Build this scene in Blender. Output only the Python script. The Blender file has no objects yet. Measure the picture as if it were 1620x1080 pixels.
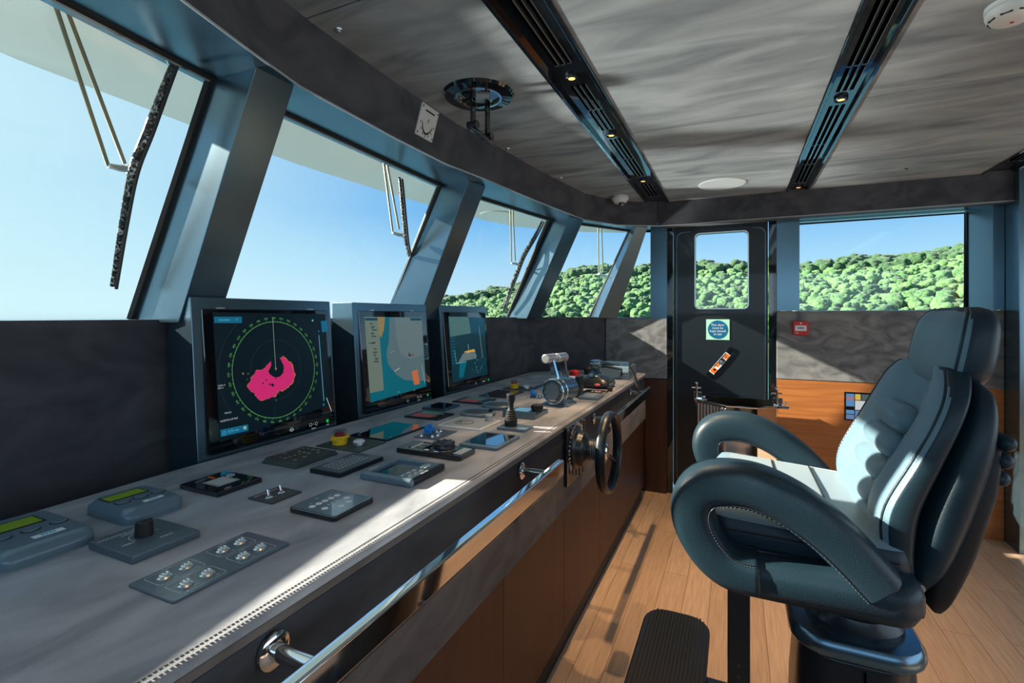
import bpy, bmesh, math, random
from math import pi, sin, cos, radians
from mathutils import Vector, Matrix, noise

random.seed(7)
SC = bpy.context.scene
COL = SC.collection
EYE = 1.357

# ------------------------------------------------------------------ camera
cam_d = bpy.data.cameras.new('camera')
cam = bpy.data.objects.new('camera', cam_d)
COL.objects.link(cam)
cam.location = (0, 0, EYE)
cam.rotation_euler = (radians(90), 0, radians(24.6))
cam_d.sensor_width = 36
cam_d.lens = 775 / 1620 * 36
cam_d.shift_y = -41 / 1620
cam_d.clip_start = 0.05
cam_d.clip_end = 3000
SC.camera = cam
SC.view_settings.view_transform = 'Standard'
SC.view_settings.look = 'None'
SC.view_settings.gamma = 1
SC.view_settings.exposure = 0.25

# ------------------------------------------------------------------ sky
SUN_DIR = Vector((1.0, 0.232, -0.465)).normalized()      # way the sunlight travels


def build_world():
    w = bpy.data.worlds.new('sky')
    SC.world = w
    w.use_nodes = True
    nt = w.node_tree
    nt.nodes.clear()
    N = nt.nodes.new
    L = nt.links.new
    tc = N('ShaderNodeTexCoord')
    sep = N('ShaderNodeSeparateXYZ')
    L(tc.outputs['Generated'], sep.inputs[0])
    mr = N('ShaderNodeMapRange')
    mr.inputs[1].default_value = -0.25
    mr.inputs[2].default_value = 1.0
    L(sep.outputs[2], mr.inputs[0])
    cr = N('ShaderNodeValToRGB')
    L(mr.outputs[0], cr.inputs[0])
    els = [(0.0, (0.10, 0.17, 0.22)), (0.19, (0.30, 0.42, 0.50)), (0.205, (0.60, 0.81, 0.92)),
           (0.285, (0.36, 0.65, 0.89)), (0.36, (0.15, 0.44, 0.82)), (0.60, (0.10, 0.30, 0.68)), (1.0, (0.06, 0.18, 0.48))]
    e = cr.color_ramp.elements
    e[0].position, e[0].color = els[0][0], (*els[0][1], 1)
    e[1].position, e[1].color = els[-1][0], (*els[-1][1], 1)
    for p, c in els[1:-1]:
        x = e.new(p)
        x.color = (*c, 1)
    # the air is whiter and brighter towards the sun
    dot = N('ShaderNodeVectorMath')
    dot.operation = 'DOT_PRODUCT'
    L(tc.outputs['Generated'], dot.inputs[0])
    dot.inputs[1].default_value = Vector((-1.0, -0.10, 0.30)).normalized()
    m2 = N('ShaderNodeMapRange')
    m2.interpolation_type = 'SMOOTHSTEP'
    m2.inputs[1].default_value = 0.38
    m2.inputs[2].default_value = 1.15
    L(dot.outputs['Value'], m2.inputs[0])
    mix = N('ShaderNodeMixRGB')
    L(m2.outputs[0], mix.inputs[0])
    L(cr.outputs[0], mix.inputs[1])
    mix.inputs[2].default_value = (0.62, 0.86, 0.89, 1)
    bg = N('ShaderNodeBackground')
    bg.inputs[1].default_value = 1.0
    L(mix.outputs[0], bg.inputs[0])
    out = N('ShaderNodeOutputWorld')
    L(bg.outputs[0], out.inputs[0])


build_world()


def aim(o, d):
    o.rotation_euler = Vector(d).to_track_quat('-Z', 'Y').to_euler()


def lamp(name, kind, loc, d, energy, color=(1, 1, 1), **kw):
    l = bpy.data.lights.new(name, kind)
    l.energy = energy
    l.color = color
    for k, v in kw.items():
        setattr(l, k, v)
    o = bpy.data.objects.new(name, l)
    o.location = loc
    aim(o, d)
    COL.objects.link(o)
    return o


lamp('sun', 'SUN', (-20, -5, 12), SUN_DIR, 15.0, (1.0, 0.91, 0.76), angle=radians(0.6))
# added fill lamps by the port windows and the open aft side, brightening the room
lamp('port_window_fill', 'AREA', (0.6, -1.32, 1.72), (0, 1, -0.1), 8, (0.62, 0.84, 1.0), shape='RECTANGLE', size=3.2, size_y=0.66)
lamp('aft_opening_fill', 'AREA', (2.93, 1.2, 1.35), (-1, 0.1, 0), 16, (0.86, 0.94, 1.0), shape='RECTANGLE', size=3.4, size_y=1.4)
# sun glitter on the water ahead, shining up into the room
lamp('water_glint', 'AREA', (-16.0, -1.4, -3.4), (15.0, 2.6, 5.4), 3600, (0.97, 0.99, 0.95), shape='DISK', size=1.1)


# ------------------------------------------------------------------ helpers
def px(u, v, x=None, y=None, z=None):
    """the point of the room that a picture position falls on, given one of its coordinates"""
    c, s = cos(radians(24.6)), sin(radians(24.6))
    r = (u - 810) / 775.0
    h = (499 - v) / 775.0
    d = Vector((r * c - s, c + r * s, h))
    if z is not None:
        t = (z - EYE) / d.z
    elif y is not None:
        t = y / d.y
    else:
        t = x / d.x
    return Vector((0, 0, EYE)) + d * t


class G:
    """collects shapes into one mesh"""

    def __init__(self, M=None):
        self.bm = bmesh.new()
        self.M = M or Matrix.Identity(4)

    def _merge(self, b, m, M=None):
        for f in b.faces:
            f.material_index = m
        me = bpy.data.meshes.new('t')
        b.to_mesh(me)
        b.free()
        me.transform(self.M @ M if M else self.M)
        self.bm.from_mesh(me)
        bpy.data.meshes.remove(me)

    def box(self, x0, x1, y0, y1, z0, z1, m=0, bev=0, seg=2, M=None):
        b = bmesh.new()
        bmesh.ops.create_cube(b, size=1)
        for v in b.verts:
            v.co = Vector(((x0 + x1) / 2 + v.co.x * (x1 - x0), (y0 + y1) / 2 + v.co.y * (y1 - y0), (z0 + z1) / 2 + v.co.z * (z1 - z0)))
        if bev:
            bmesh.ops.bevel(b, geom=list(b.edges), offset=bev, segments=seg, profile=0.5, affect='EDGES')
        self._merge(b, m, M)
        return self

    def prism(self, pts, z0, z1, m=0, bev=0, seg=2, top=None, M=None):
        """pts: outline in x, y; top: other outline at z1"""
        b = bmesh.new()
        lo = [b.verts.new((p[0], p[1], z0)) for p in pts]
        hi = [b.verts.new((p[0], p[1], z1)) for p in (top or pts)]
        n = len(pts)
        b.faces.new(lo[::-1])
        b.faces.new(hi)
        for i in range(n):
            b.faces.new((lo[i], lo[(i + 1) % n], hi[(i + 1) % n], hi[i]))
        bmesh.ops.recalc_face_normals(b, faces=b.faces)
        if bev:
            bmesh.ops.bevel(b, geom=list(b.edges), offset=bev, segments=seg, profile=0.5, affect='EDGES')
        self._merge(b, m, M)
        return self

    def loft(self, rings, m=0, caps=True, closed=False):
        b = bmesh.new()
        R = [[b.verts.new(p) for p in r] for r in rings]
        n = len(R[0])
        k = len(R)
        for i in range(k if closed else k - 1):
            a, c = R[i], R[(i + 1) % k]
            for j in range(n):
                b.faces.new((a[j], a[(j + 1) % n], c[(j + 1) % n], c[j]))
        if caps and not closed:
            b.faces.new(R[0][::-1])
            b.faces.new(R[-1])
        bmesh.ops.recalc_face_normals(b, faces=b.faces)
        self._merge(b, m)
        return self

    def cyl(self, p0, p1, r0, r1=None, n=24, m=0):
        if r1 is None:
            r1 = r0
        p0, p1 = Vector(p0), Vector(p1)
        q = (p1 - p0).to_track_quat('Z', 'Y')
        rings = []
        for p, r in ((p0, r0), (p1, r1)):
            rings.append([p + q @ Vector((r * cos(2 * pi * i / n), r * sin(2 * pi * i / n), 0)) for i in range(n)])
        return self.loft(rings, m)

    def lathe(self, prof, c=(0, 0, 0), axis=(0, 0, 1), n=32, m=0, caps=True, closed=False):
        q = Vector(axis).to_track_quat('Z', 'Y')
        c = Vector(c)
        rings = [[c + q @ Vector((r * cos(2 * pi * i / n), r * sin(2 * pi * i / n), z)) for i in range(n)] for r, z in prof]
        return self.loft(rings, m, caps, closed)

    def ring(self, c, axis, R, r, n=40, k=10, m=0, sx=1.0):
        prof = [(R + r * cos(2 * pi * i / k), sx * r * sin(2 * pi * i / k)) for i in range(k)]
        return self.lathe(prof, c, axis, n, m, closed=True)

    def tube(self, path, r, n=8, m=0, closed=False):
        path = [Vector(p) for p in path]
        rings = []
        k = len(path)
        up = None
        for i, p in enumerate(path):
            a = path[(i - 1) % k] if (closed or i) else p
            c = path[(i + 1) % k] if (closed or i < k - 1) else p
            t = (c - a).normalized()
            if up is None:
                up = Vector((0, 0, 1)) if abs(t.z) < .9 else Vector((1, 0, 0))
            s = t.cross(up).normalized()
            up = s.cross(t).normalized()
            rr = r[i] if isinstance(r, (list, tuple)) else r
            rings.append([p + (s * cos(2 * pi * j / n) + up * sin(2 * pi * j / n)) * rr for j in range(n)])
        return self.loft(rings, m, True, closed)

    def sphere(self, c, r, m=0, sub=3, sc=(1, 1, 1)):
        b = bmesh.new()
        bmesh.ops.create_icosphere(b, subdivisions=sub, radius=r)
        for v in b.verts:
            v.co = Vector((v.co.x * sc[0] + c[0], v.co.y * sc[1] + c[1], v.co.z * sc[2] + c[2]))
        self._merge(b, m)
        return self

    def face(self, pts, m=0):
        b = bmesh.new()
        b.faces.new([b.verts.new(p) for p in pts])
        self._merge(b, m)
        return self

    def text(self, s, size, M, m=0, align='CENTER', ext=0.0):
        cu = bpy.data.curves.new('t', 'FONT')
        cu.body = s
        cu.size = size
        cu.align_x = align
        cu.align_y = 'CENTER'
        cu.extrude = ext
        cu.resolution_u = 2
        o = bpy.data.objects.new('t', cu)
        COL.objects.link(o)
        bpy.context.view_layer.update()
        dg = bpy.context.evaluated_depsgraph_get()
        me = bpy.data.meshes.new_from_object(o.evaluated_get(dg))
        b = bmesh.new()
        b.from_mesh(me)
        COL.objects.unlink(o)
        bpy.data.objects.remove(o)
        bpy.data.curves.remove(cu)
        bpy.data.meshes.remove(me)
        self._merge(b, m, M)
        return self

    def obj(self, name, mats, parent=None, smooth=35, kind=None, label=None, sub=0):
        me = bpy.data.meshes.new(name)
        self.bm.normal_update()
        self.bm.to_mesh(me)
        self.bm.free()
        if not isinstance(mats, (list, tuple)):
            mats = [mats]
        for q in mats:
            me.materials.append(q)
        if smooth:
            me.shade_smooth()
            me.set_sharp_from_angle(angle=radians(smooth))
        o = bpy.data.objects.new(name, me)
        COL.objects.link(o)
        if parent:
            o.parent = parent
        if kind:
            o['kind'] = kind
        if label:
            o['label'] = label
        if smooth and smooth <= 50:
            wn = o.modifiers.new('w', 'WEIGHTED_NORMAL')
            wn.keep_sharp = True
        if sub:
            md = o.modifiers.new('s', 'SUBSURF')
            md.levels = md.render_levels = sub
        return o


def thing(name, label, cat, loc=(0, 0, 0), rz=0, group=None):
    o = bpy.data.objects.new(name, None)
    o.empty_display_size = 0.05
    COL.objects.link(o)
    o.location = loc
    o.rotation_euler = (0, 0, rz)
    return tag(o, label, cat, group)


def tag(o, label, cat, group=None):
    o['label'] = label
    o['category'] = cat
    if group:
        o['group'] = group
    return o


def frame(loc, X, Y):
    X = Vector(X).normalized()
    Y = Vector(Y).normalized()
    Z = X.cross(Y)
    M = Matrix((X, Y, Z)).transposed().to_4x4()
    M.translation = Vector(loc)
    return M


def desk_m(x, y, z):      # lettering on the desk, read from the room side
    return frame((x, y, z), (0, 1, 0), (-1, 0, 0))


# ------------------------------------------------------------------ materials
def mat(name, col, rough=0.5, metal=0.0, coat=0.0, spec=0.5, em=None, es=1.0, sheen=0.0, alpha=None, trans=0.0, ior=1.45):
    m = bpy.data.materials.new(name)
    m.use_nodes = True
    b = m.node_tree.nodes['Principled BSDF']
    b.inputs['Base Color'].default_value = (*col, 1)
    b.inputs['Roughness'].default_value = rough
    b.inputs['Metallic'].default_value = metal
    b.inputs['Coat Weight'].default_value = coat
    b.inputs['Coat Roughness'].default_value = 0.04
    b.inputs['Specular IOR Level'].default_value = spec
    b.inputs['Sheen Weight'].default_value = sheen
    b.inputs['Transmission Weight'].default_value = trans
    b.inputs['IOR'].default_value = ior
    if em:
        b.inputs['Emission Color'].default_value = (*em, 1)
        b.inputs['Emission Strength'].default_value = es
    return m


def noisy(m, c1, c2, scale=(1, 1, 1), ns=6.0, detail=6, dist=0.6, bump=0.0, bscale=200.0, lo=0.35, hi=0.65):
    nt = m.node_tree
    N = nt.nodes.new
    L = nt.links.new
    b = nt.nodes['Principled BSDF']
    tc = N('ShaderNodeTexCoord')
    mp = N('ShaderNodeMapping')
    mp.inputs['Scale'].default_value = scale
    L(tc.outputs['Object'], mp.inputs[0])
    n = N('ShaderNodeTexNoise')
    n.inputs['Scale'].default_value = ns
    n.inputs['Detail'].default_value = detail
    n.inputs['Distortion'].default_value = dist
    L(mp.outputs[0], n.inputs['Vector'])
    cr = N('ShaderNodeValToRGB')
    cr.color_ramp.elements[0].position = lo
    cr.color_ramp.elements[1].position = hi
    cr.color_ramp.elements[0].color = (*c1, 1)
    cr.color_ramp.elements[1].color = (*c2, 1)
    L(n.outputs['Fac'], cr.inputs[0])
    L(cr.outputs[0], b.inputs['Base Color'])
    if bump:
        n2 = N('ShaderNodeTexNoise')
        n2.inputs['Scale'].default_value = bscale
        n2.inputs['Detail'].default_value = 3
        L(tc.outputs['Object'], n2.inputs['Vector'])
        bp = N('ShaderNodeBump')
        bp.inputs['Strength'].default_value = bump
        bp.inputs['Distance'].default_value = 0.002
        L(n2.outputs['Fac'], bp.inputs['Height'])
        L(bp.outputs[0], b.inputs['Normal'])
    return m


def wood(name, c1, c2, scale, rough=0.4, coat=0.0):
    return noisy(mat(name, c1, rough, coat=coat), c1, c2, scale, ns=4.0, detail=8, dist=1.2, bump=0.05, bscale=120, lo=0.3, hi=0.7)


M = {}
M['suede_desk'] = noisy(mat('desk suede', (.25, .23, .22), 0.92, sheen=0.25), (.20, .213, .25), (.56, .57, .61), (1.3, 0.6, 1), 6, 14, 0.9, 1.0, 900, .30, .70)
M['suede_dark'] = noisy(mat('dark suede', (.1, .09, .1), 0.92, sheen=0.15), (.045, .047, .058), (.088, .088, .098), (1, .7, 1.3), 5, 7, 1.6, 0.4, 600)
M['suede_wall'] = noisy(mat('wall suede', (.2, .19, .18), 0.9, sheen=0.3), (.12, .125, .13), (.27, .27, .265), (1.0, 1, 1.6), 5, 8, 2.0, 0.4, 600)
M['suede_apron'] = noisy(mat('apron suede', (.03, .03, .035), 0.9), (.020, .024, .034), (.044, .050, .064), (1, .5, 1.6), 5, 7, 1.0, 0.3, 600)
M['suede_lower'] = noisy(mat('brown suede', (.08, .06, .055), 0.9, sheen=0.2), (.060, .048, .044), (.125, .105, .098), (1, .6, 1.6), 5, 7, 1.8, 0.3, 600)
M['ceiling'] = noisy(mat('ceiling suede', (.3, .3, .29), 0.85, sheen=0.2), (.12, .135, .145), (.40, .42, .425), (.8, 2.8, 1), 2.4, 12, 1.0, 0.3, 500, 0.32, 0.70)
M['frame'] = mat('satin blue black metal', (.135, .225, .29), 0.24, metal=0.85)
M['frame_dark'] = mat('satin black', (.010, .016, .022), 0.35, coat=0.15)
M['gloss'] = mat('gloss black', (.006, .009, .012), 0.04, coat=1.0)
M['matte'] = mat('matte black', (.012, .013, .015), 0.6)
M['slit'] = mat('slot dark', (.001, .001, .001), 0.9, spec=0.0)
M['chrome'] = mat('chrome', (.82, .84, .85), 0.06, metal=1.0)
M['steel'] = mat('brushed steel', (.78, .78, .76), 0.32, metal=1.0)
M['brass'] = mat('aged steel rod', (.26, .25, .17), 0.35, metal=0.8)
M['rubber'] = mat('rubber', (.012, .013, .014), 0.7)
M['white'] = mat('white plastic', (.78, .79, .78), 0.4)
M['paint'] = mat('white print', (.80, .82, .82), 0.6)
M['hull'] = mat('white hull paint', (.34, .38, .355), 0.5)
M['red'] = mat('red plastic', (.62, .02, .02), 0.35)
M['redsoft'] = mat('red film', (.80, .13, .13), 0.4)
M['green'] = mat('green film', (.18, .45, .34), 0.4)
M['yellow'] = mat('yellow plastic', (1.0, .60, .02), 0.35)
M['blue'] = mat('blue plastic', (.01, .22, .70), 0.3)
M['grey'] = mat('grey blue plastic', (.13, .19, .235), 0.33, coat=0.3)
M['frost'] = noisy(mat('wet frosted black', (.02, .02, .02), 0.25), (.006, .008, .009), (.42, .45, .45), (1, 1, 1), 90, 5, 1.0, 0.8, 160, .50, .70)
M['greylt'] = mat('light grey', (.38, .42, .44), 0.4)
M['panel'] = mat('slate anodised plate', (.11, .155, .19), 0.32, metal=0.3)
M['panelgreen'] = mat('dark membrane', (.050, .068, .066), 0.5)
M['lcd'] = mat('green lcd', (.10, .20, .01), 0.3, em=(.20, .34, .02), es=0.10)
M['glassblack'] = mat('screen glass', (.004, .007, .010), 0.03, coat=1.0)
M['leather'] = noisy(mat('navy leather', (.03, .05, .065), 0.42, spec=0.45), (.010, .027, .040), (.013, .033, .047), (1, 1, 1), 5, 2, 0, 0.25, 350)
M['leather_skylit'] = noisy(mat('skylit leather', (.2, .2, .2), 0.42, sheen=0.2), (.12, .22, .285), (.14, .24, .305), (1, 1, 1), 5, 2, 0, 0.2, 350)  # leather made lighter and bluer: window light put into its colour
M['thread'] = mat('thread', (.012, .014, .018), 0.8)
M['thread_lt'] = mat('stitch thread', (.07, .062, .055), 0.9)
M['darkred'] = mat('dark red', (.30, .02, .03), 0.35)
M['orange'] = mat('orange print', (.85, .18, .01), 0.5)
M['wood_floor'] = None
M['cab'] = wood('brown cabinet wood', (.060, .021, .010), (.095, .034, .016), (2.2, 2.2, .25), 0.5, 0.0)
M['cab_dark'] = wood('dark walnut', (.040, .017, .011), (.065, .028, .018), (3, 3, .3), 0.4, 0.2)
M['teak'] = wood('teak panel', (.36, .115, .028), (.55, .20, .052), (.5, 1, 9), 0.4, 0.2)
M['bulb'] = mat('warm lamp', (1, .8, .5), 0.4, em=(1.0, .42, .10), es=2.5)
M['speaker'] = mat('speaker cloth', (.80, .85, .85), 0.7)


def floor_mat():
    m = mat('teak floor', (.5, .3, .15), 0.42, coat=0.08)
    nt = m.node_tree
    N = nt.nodes.new
    L = nt.links.new
    b = nt.nodes['Principled BSDF']
    tc = N('ShaderNodeTexCoord')
    mp = N('ShaderNodeMapping')
    mp.inputs['Rotation'].default_value = (0, 0, radians(90))
    L(tc.outputs['Object'], mp.inputs[0])
    br = N('ShaderNodeTexBrick')
    br.inputs['Scale'].default_value = 1.0
    br.inputs['Brick Width'].default_value = 1.35
    br.inputs['Row Height'].default_value = 0.115
    br.inputs['Mortar Size'].default_value = 0.0012
    br.inputs['Color1'].default_value = (.62, .41, .26, 1)
    br.inputs['Color2'].default_value = (.72, .50, .335, 1)
    br.inputs['Mortar'].default_value = (.26, .13, .07, 1)
    br.offset = 0.37
    L(mp.outputs[0], br.inputs[0])
    m2 = N('ShaderNodeMapping')
    m2.inputs['Scale'].default_value = (60, 3.5, 1)
    L(tc.outputs['Object'], m2.inputs[0])
    n = N('ShaderNodeTexNoise')
    n.inputs['Scale'].default_value = 1.6
    n.inputs['Detail'].default_value = 6
    L(m2.outputs[0], n.inputs['Vector'])
    cr = N('ShaderNodeValToRGB')
    cr.color_ramp.elements[0].position = .3
    cr.color_ramp.elements[1].position = .7
    cr.color_ramp.elements[0].color = (.80, .78, .76, 1)
    cr.color_ramp.elements[1].color = (1.08, 1.08, 1.08, 1)
    L(n.outputs['Fac'], cr.inputs[0])
    mx = N('ShaderNodeMixRGB')
    mx.blend_type = 'MULTIPLY'
    mx.inputs[0].default_value = 1
    L(br.outputs[0], mx.inputs[1])
    L(cr.outputs[0], mx.inputs[2])
    L(mx.outputs[0], b.inputs['Base Color'])
    return m


M['wood_floor'] = floor_mat()


def glass_mat():
    m = bpy.data.materials.new('window glass')
    m.use_nodes = True
    nt = m.node_tree
    nt.nodes.clear()
    N = nt.nodes.new
    L = nt.links.new
    t = N('ShaderNodeBsdfTransparent')
    t.inputs[0].default_value = (.97, .985, .985, 1)
    g = N('ShaderNodeBsdfGlossy')
    g.inputs['Roughness'].default_value = 0.0
    lw = N('ShaderNodeLayerWeight')
    lw.inputs[0].default_value = 0.5
    pw = N('ShaderNodeMath')
    pw.operation = 'POWER'
    pw.inputs[1].default_value = 4.0
    L(lw.outputs['Facing'], pw.inputs[0])
    ma = N('ShaderNodeMath')
    ma.operation = 'MULTIPLY_ADD'
    ma.inputs[1].default_value = 0.55
    ma.inputs[2].default_value = 0.025
    L(pw.outputs[0], ma.inputs[0])
    mx = N('ShaderNodeMixShader')
    L(ma.outputs[0], mx.inputs[0])
    L(t.outputs[0], mx.inputs[1])
    L(g.outputs[0], mx.inputs[2])
    o = N('ShaderNodeOutputMaterial')
    L(mx.outputs[0], o.inputs[0])
    return m


M['glass'] = glass_mat()
M['clear'] = M['glass']


def emis(name, col, s=0.62):
    return mat(name, (0, 0, 0), 0.3, em=col, es=s)


E_ = {
    'navy': emis('screen navy', (.0006, .008, .015)),
    'ring': emis('screen green', (.12, .42, .10)),
    'line': emis('screen pale line', (.35, .50, .35)),
    'dim': emis('screen dim line', (.01, .05, .06)),
    'pink': emis('screen magenta', (.72, .025, .19)),
    'pinko': emis('screen orange edge', (.60, .16, .06)),
    'blue': emis('screen blue tab', (.004, .15, .28)),
    'cyan': emis('screen cyan text', (.15, .55, .70)),
    'white': emis('screen white', (.55, .60, .62)),
    'teal': emis('chart teal', (.0, .135, .19)),
    'grey': emis('chart grey', (.10, .17, .19)),
    'grey2': emis('chart light grey', (.14, .20, .21)),
    'beige': emis('chart beige', (.16, .21, .17)),
    'sand': emis('chart sand', (.30, .22, .08)),
    'ink': emis('chart ink', (.01, .03, .03)),
    'deep': emis('chart deep blue', (.0, .06, .11)),
    'deeper': emis('screen deep teal', (.002, .035, .055)),
    'sonar': emis('sonar green grey', (.07, .17, .17)),
    'greenled': emis('green led', (.02, .55, .10)),
    'redimg': emis('screen dark red', (.10, .01, .02)),
    'amber': emis('screen amber', (.75, .40, .05)),
}

# ================================================================== THE ROOM
SILL = 1.345
TOP = 2.026
CEIL = 2.197
# outline of the bulkhead below the front windows (room side), from port to starboard
WALL = [(-1.30, -1.35), (-1.57, 0.55), (-1.600, 0.90), (-1.590, 2.20), (-1.425, 3.40), (-0.955, 3.90)]
GB = [(-1.42, -1.35), (-1.72, .92), (-1.71, 2.15), (-1.52, 3.28), (-1.10, 4.00), (-.48, 4.32)]   # glass foot
GT = [(-1.04, -1.35), (-1.337, .92), (-1.365, 2.13), (-1.165, 3.19), (-.745, 3.88), (-.42, 4.05)]    # glass head


def out_off(pts, d):
    r = []
    for i, p in enumerate(pts):
        a = pts[max(i - 1, 0)]
        c = pts[min(i + 1, len(pts) - 1)]
        t = (Vector(c) - Vector(a)).normalized()
        r.append((p[0] - t.y * d, p[1] + t.x * d))
    return r


# floor
g = G()
g.box(-1.8, 3.0, -1.35, 3.99, -0.05, 0)
g.obj('floor', M['wood_floor'], kind='structure')

# bulkhead under the front windows
outer = out_off(GB, 0.06)
lean = [(x - 0.003, y) for x, y in WALL]
lean[-1] = (-0.955, 3.92)
n = len(WALL)
for i in range(n - 1):
    g = G()
    a, b = WALL[i], WALL[i + 1]
    la, lb = lean[i], lean[i + 1]
    seams = [0, 1] if i != 2 else [0, .45, 1]
    for s0, s1 in zip(seams[:-1], seams[1:]):
        def lerp(p, q, t):
            return (p[0] + (q[0] - p[0]) * t, p[1] + (q[1] - p[1]) * t)
        e = 0.0015
        A, B = lerp(a, b, s0 + (e if s0 else 0)), lerp(a, b, s1 - (e if s1 < 1 else 0))
        LA, LB = lerp(la, lb, s0 + (e if s0 else 0)), lerp(la, lb, s1 - (e if s1 < 1 else 0))
        g.prism([A, B, (B[0] - .03, B[1] + .01), (A[0] - .03, A[1] - .01)], 0, SILL, 0,
                top=[LA, LB, (LB[0] - .03, LB[1] + .01), (LA[0] - .03, LA[1] - .01)])
    g.obj('wall_front', [M['suede_dark']], kind='structure')
g = G()
poly = [(x - .02, y) for x, y in lean] + [(-.48, 4.30)] + outer[::-1]
g.prism(poly, SILL - .04, SILL - .003)
g.prism([(x, y) for x, y in outer] + [(x - .25, y) for x, y in outer[::-1]], -.5, SILL - .003)
g.obj('trim_1', M['frame'], kind='structure')

# slanting mullions between the front windows: foot and head outlines
MUL = [
    ([(-1.24, -.55), (-1.26, -.42), (-1.48, -.40), (-1.45, -.58)], [(-.90, -.55), (-.92, -.42), (-1.10, -.40), (-1.08, -.58)]),
    ([(-1.50, .907), (-1.50, 1.03), (-1.745, 1.05), (-1.745, .905)], [(-1.163, .907), (-1.16, 1.03), (-1.36, 1.05), (-1.357, .905)]),
    ([(-1.505, 2.12), (-1.485, 2.245), (-1.72, 2.29), (-1.735, 2.12)], [(-1.199, 2.116), (-1.171, 2.245), (-1.37, 2.28), (-1.389, 2.116)]),
    ([(-1.35, 3.20), (-1.305, 3.35), (-1.50, 3.46), (-1.55, 3.27)], [(-1.014, 3.168), (-.97, 3.333), (-1.15, 3.42), (-1.192, 3.20)]),
    ([(-1.005, 3.84), (-.865, 3.90), (-.98, 4.09), (-1.13, 4.02)], [(-.672, 3.708), (-.60, 3.77), (-.68, 3.96), (-.765, 3.90)]),
]
for i, (lo, hi) in enumerate(MUL):
    G().prism(lo, SILL - .01, TOP + .01, 0, bev=0.003, top=hi).obj('trim_%d' % (i + 2), M['frame'], kind='structure')

# glass panes with rubber seals
for i in range(5):
    b0, b1, t1, t0 = Vector((*GB[i], SILL)), Vector((*GB[i + 1], SILL)), Vector((*GT[i + 1], TOP)), Vector((*GT[i], TOP))
    nrm = (b1 - b0).cross(t0 - b0).normalized()
    th = nrm * 0.008
    g = G()
    g.loft([[b0, b1, t1, t0], [b0 + th, b1 + th, t1 + th, t0 + th]])
    w = g.obj('window_%d' % (i + 1), M['glass'], kind='structure', smooth=0)
    # the part of the pane between the mullions carries the seal
    fr = G()
    e = (b1 - b0)
    s0 = .085 if i else .3
    pts = [b0 + e * .03, b1 - e * .012, t1 - (t1 - t0) * .012, t0 + (t1 - t0) * .04]
    if i == 0:
        pts = [Vector((-1.62, .2, SILL)), Vector((-1.722, .902, SILL)), Vector((-1.340, .902, TOP)), Vector((-1.24, .2, TOP))]
    up = Vector((0, 0, -.008))
    fr.tube([t0 - nrm * .005 + up, t1 - nrm * .005 + up], .011, 6)
    if i < 4:
        fr.tube([pts[1] - nrm * .006, pts[2] - nrm * .006], .014, 6)
    fr.obj('seal', M['rubber'], parent=w)

# header soffit and suede covered beam above the front windows
BI = [(-.86, -1.35), (-.99, .0), (-1.055, .60), (-1.12, .86), (-1.158, 1.04), (-1.170, 1.5), (-1.165, 1.85), (-1.124, 2.10), (-1.055, 2.70), (-.965, 3.31), (-.80, 3.60), (-.53, 3.77)]
BU = [(-.86, -1.35), (-.98, .0), (-1.04, .60), (-1.085, .86), (-1.105, 1.04), (-1.115, 1.5), (-1.110, 1.85), (-1.085, 2.10), (-1.03, 2.70), (-.945, 3.27), (-.785, 3.57), (-.52, 3.79)]
g = G()
for i in range(len(BI) - 1):
    a, b, c, d = BI[i], BI[i + 1], BU[i], BU[i + 1]
    g.loft([[Vector((a[0], a[1], TOP)), Vector((b[0], b[1], TOP)), Vector((d[0], d[1], CEIL + .01)), Vector((c[0], c[1], CEIL + .01))],
            [Vector((a[0] - .05, a[1] + .02, TOP)), Vector((b[0] - .05, b[1] + .02, TOP)), Vector((d[0] - .1, d[1] + .05, CEIL + .01)), Vector((c[0] - .1, c[1] + .05, CEIL + .01))]])
g.prism([(-.53, 3.77), (-.52, 3.93), (1.47, 3.96), (1.47, 3.80)], TOP, CEIL + .01)
o = g.obj('trim_7', M['suede_dark'], kind='structure', smooth=30)
g = G()
gt = out_off(GT, .05)
g.prism([(x, y) for x, y in BI] + [(-.40, 4.1)] + gt[::-1], TOP - .004, TOP + .02)
g.obj('trim_8', M['frame'], kind='structure')
g = G()       # pale edge strip along the foot of the beam
g.tube([(x + .003, y - .001, TOP - .002) for x, y in BI] + [(1.47, 3.797, TOP - .002)], .0035, 6)
g.obj('trim_9', M['greylt'], kind='structure')

# ceiling: suede slabs with open joints, channels between them
g = G()
XB = [(-1.3, -.615), (-.45, .305), (.44, 1.32), (1.47, 3.0)]
YB = [-1.35, -.20, 1.02, 2.287, 3.09, 3.95]
for x0, x1 in XB:
    for y0, y1 in zip(YB[:-1], YB[1:]):
        g.box(x0, x1, y0 + .002, y1 - .002, CEIL, CEIL + .03, 0, bev=.002, seg=1)
g.box(-1.5, 3.1, -1.4, 4.2, CEIL + .05, CEIL + .09, 1)  # unseen lid above the slabs, added to block light
g.obj('ceiling', [M['ceiling'], M['matte']], kind='structure')

# starboard wall ---------------------------------------------------------------
YW = 3.90
g = G()
g.box(.258, 1.462, YW, YW + .08, .915, 1.388, 0, bev=.004)
g.box(-.955, -.482, YW, YW + .08, .872, 1.337, 0, bev=.004)
o = g.obj('wall_starboard', M['suede_wall'], kind='structure')
g = G()
g.box(.258, 1.462, YW + .004, YW + .06, 0, .911, 0)
g.obj('wall_starboard', M['teak'], kind='structure')
g = G()
g.box(-1.0, -.482, YW - .02, YW + .06, 0, .868, 0)
g.obj('wall_starboard', M['cab_dark'], kind='structure')
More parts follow.
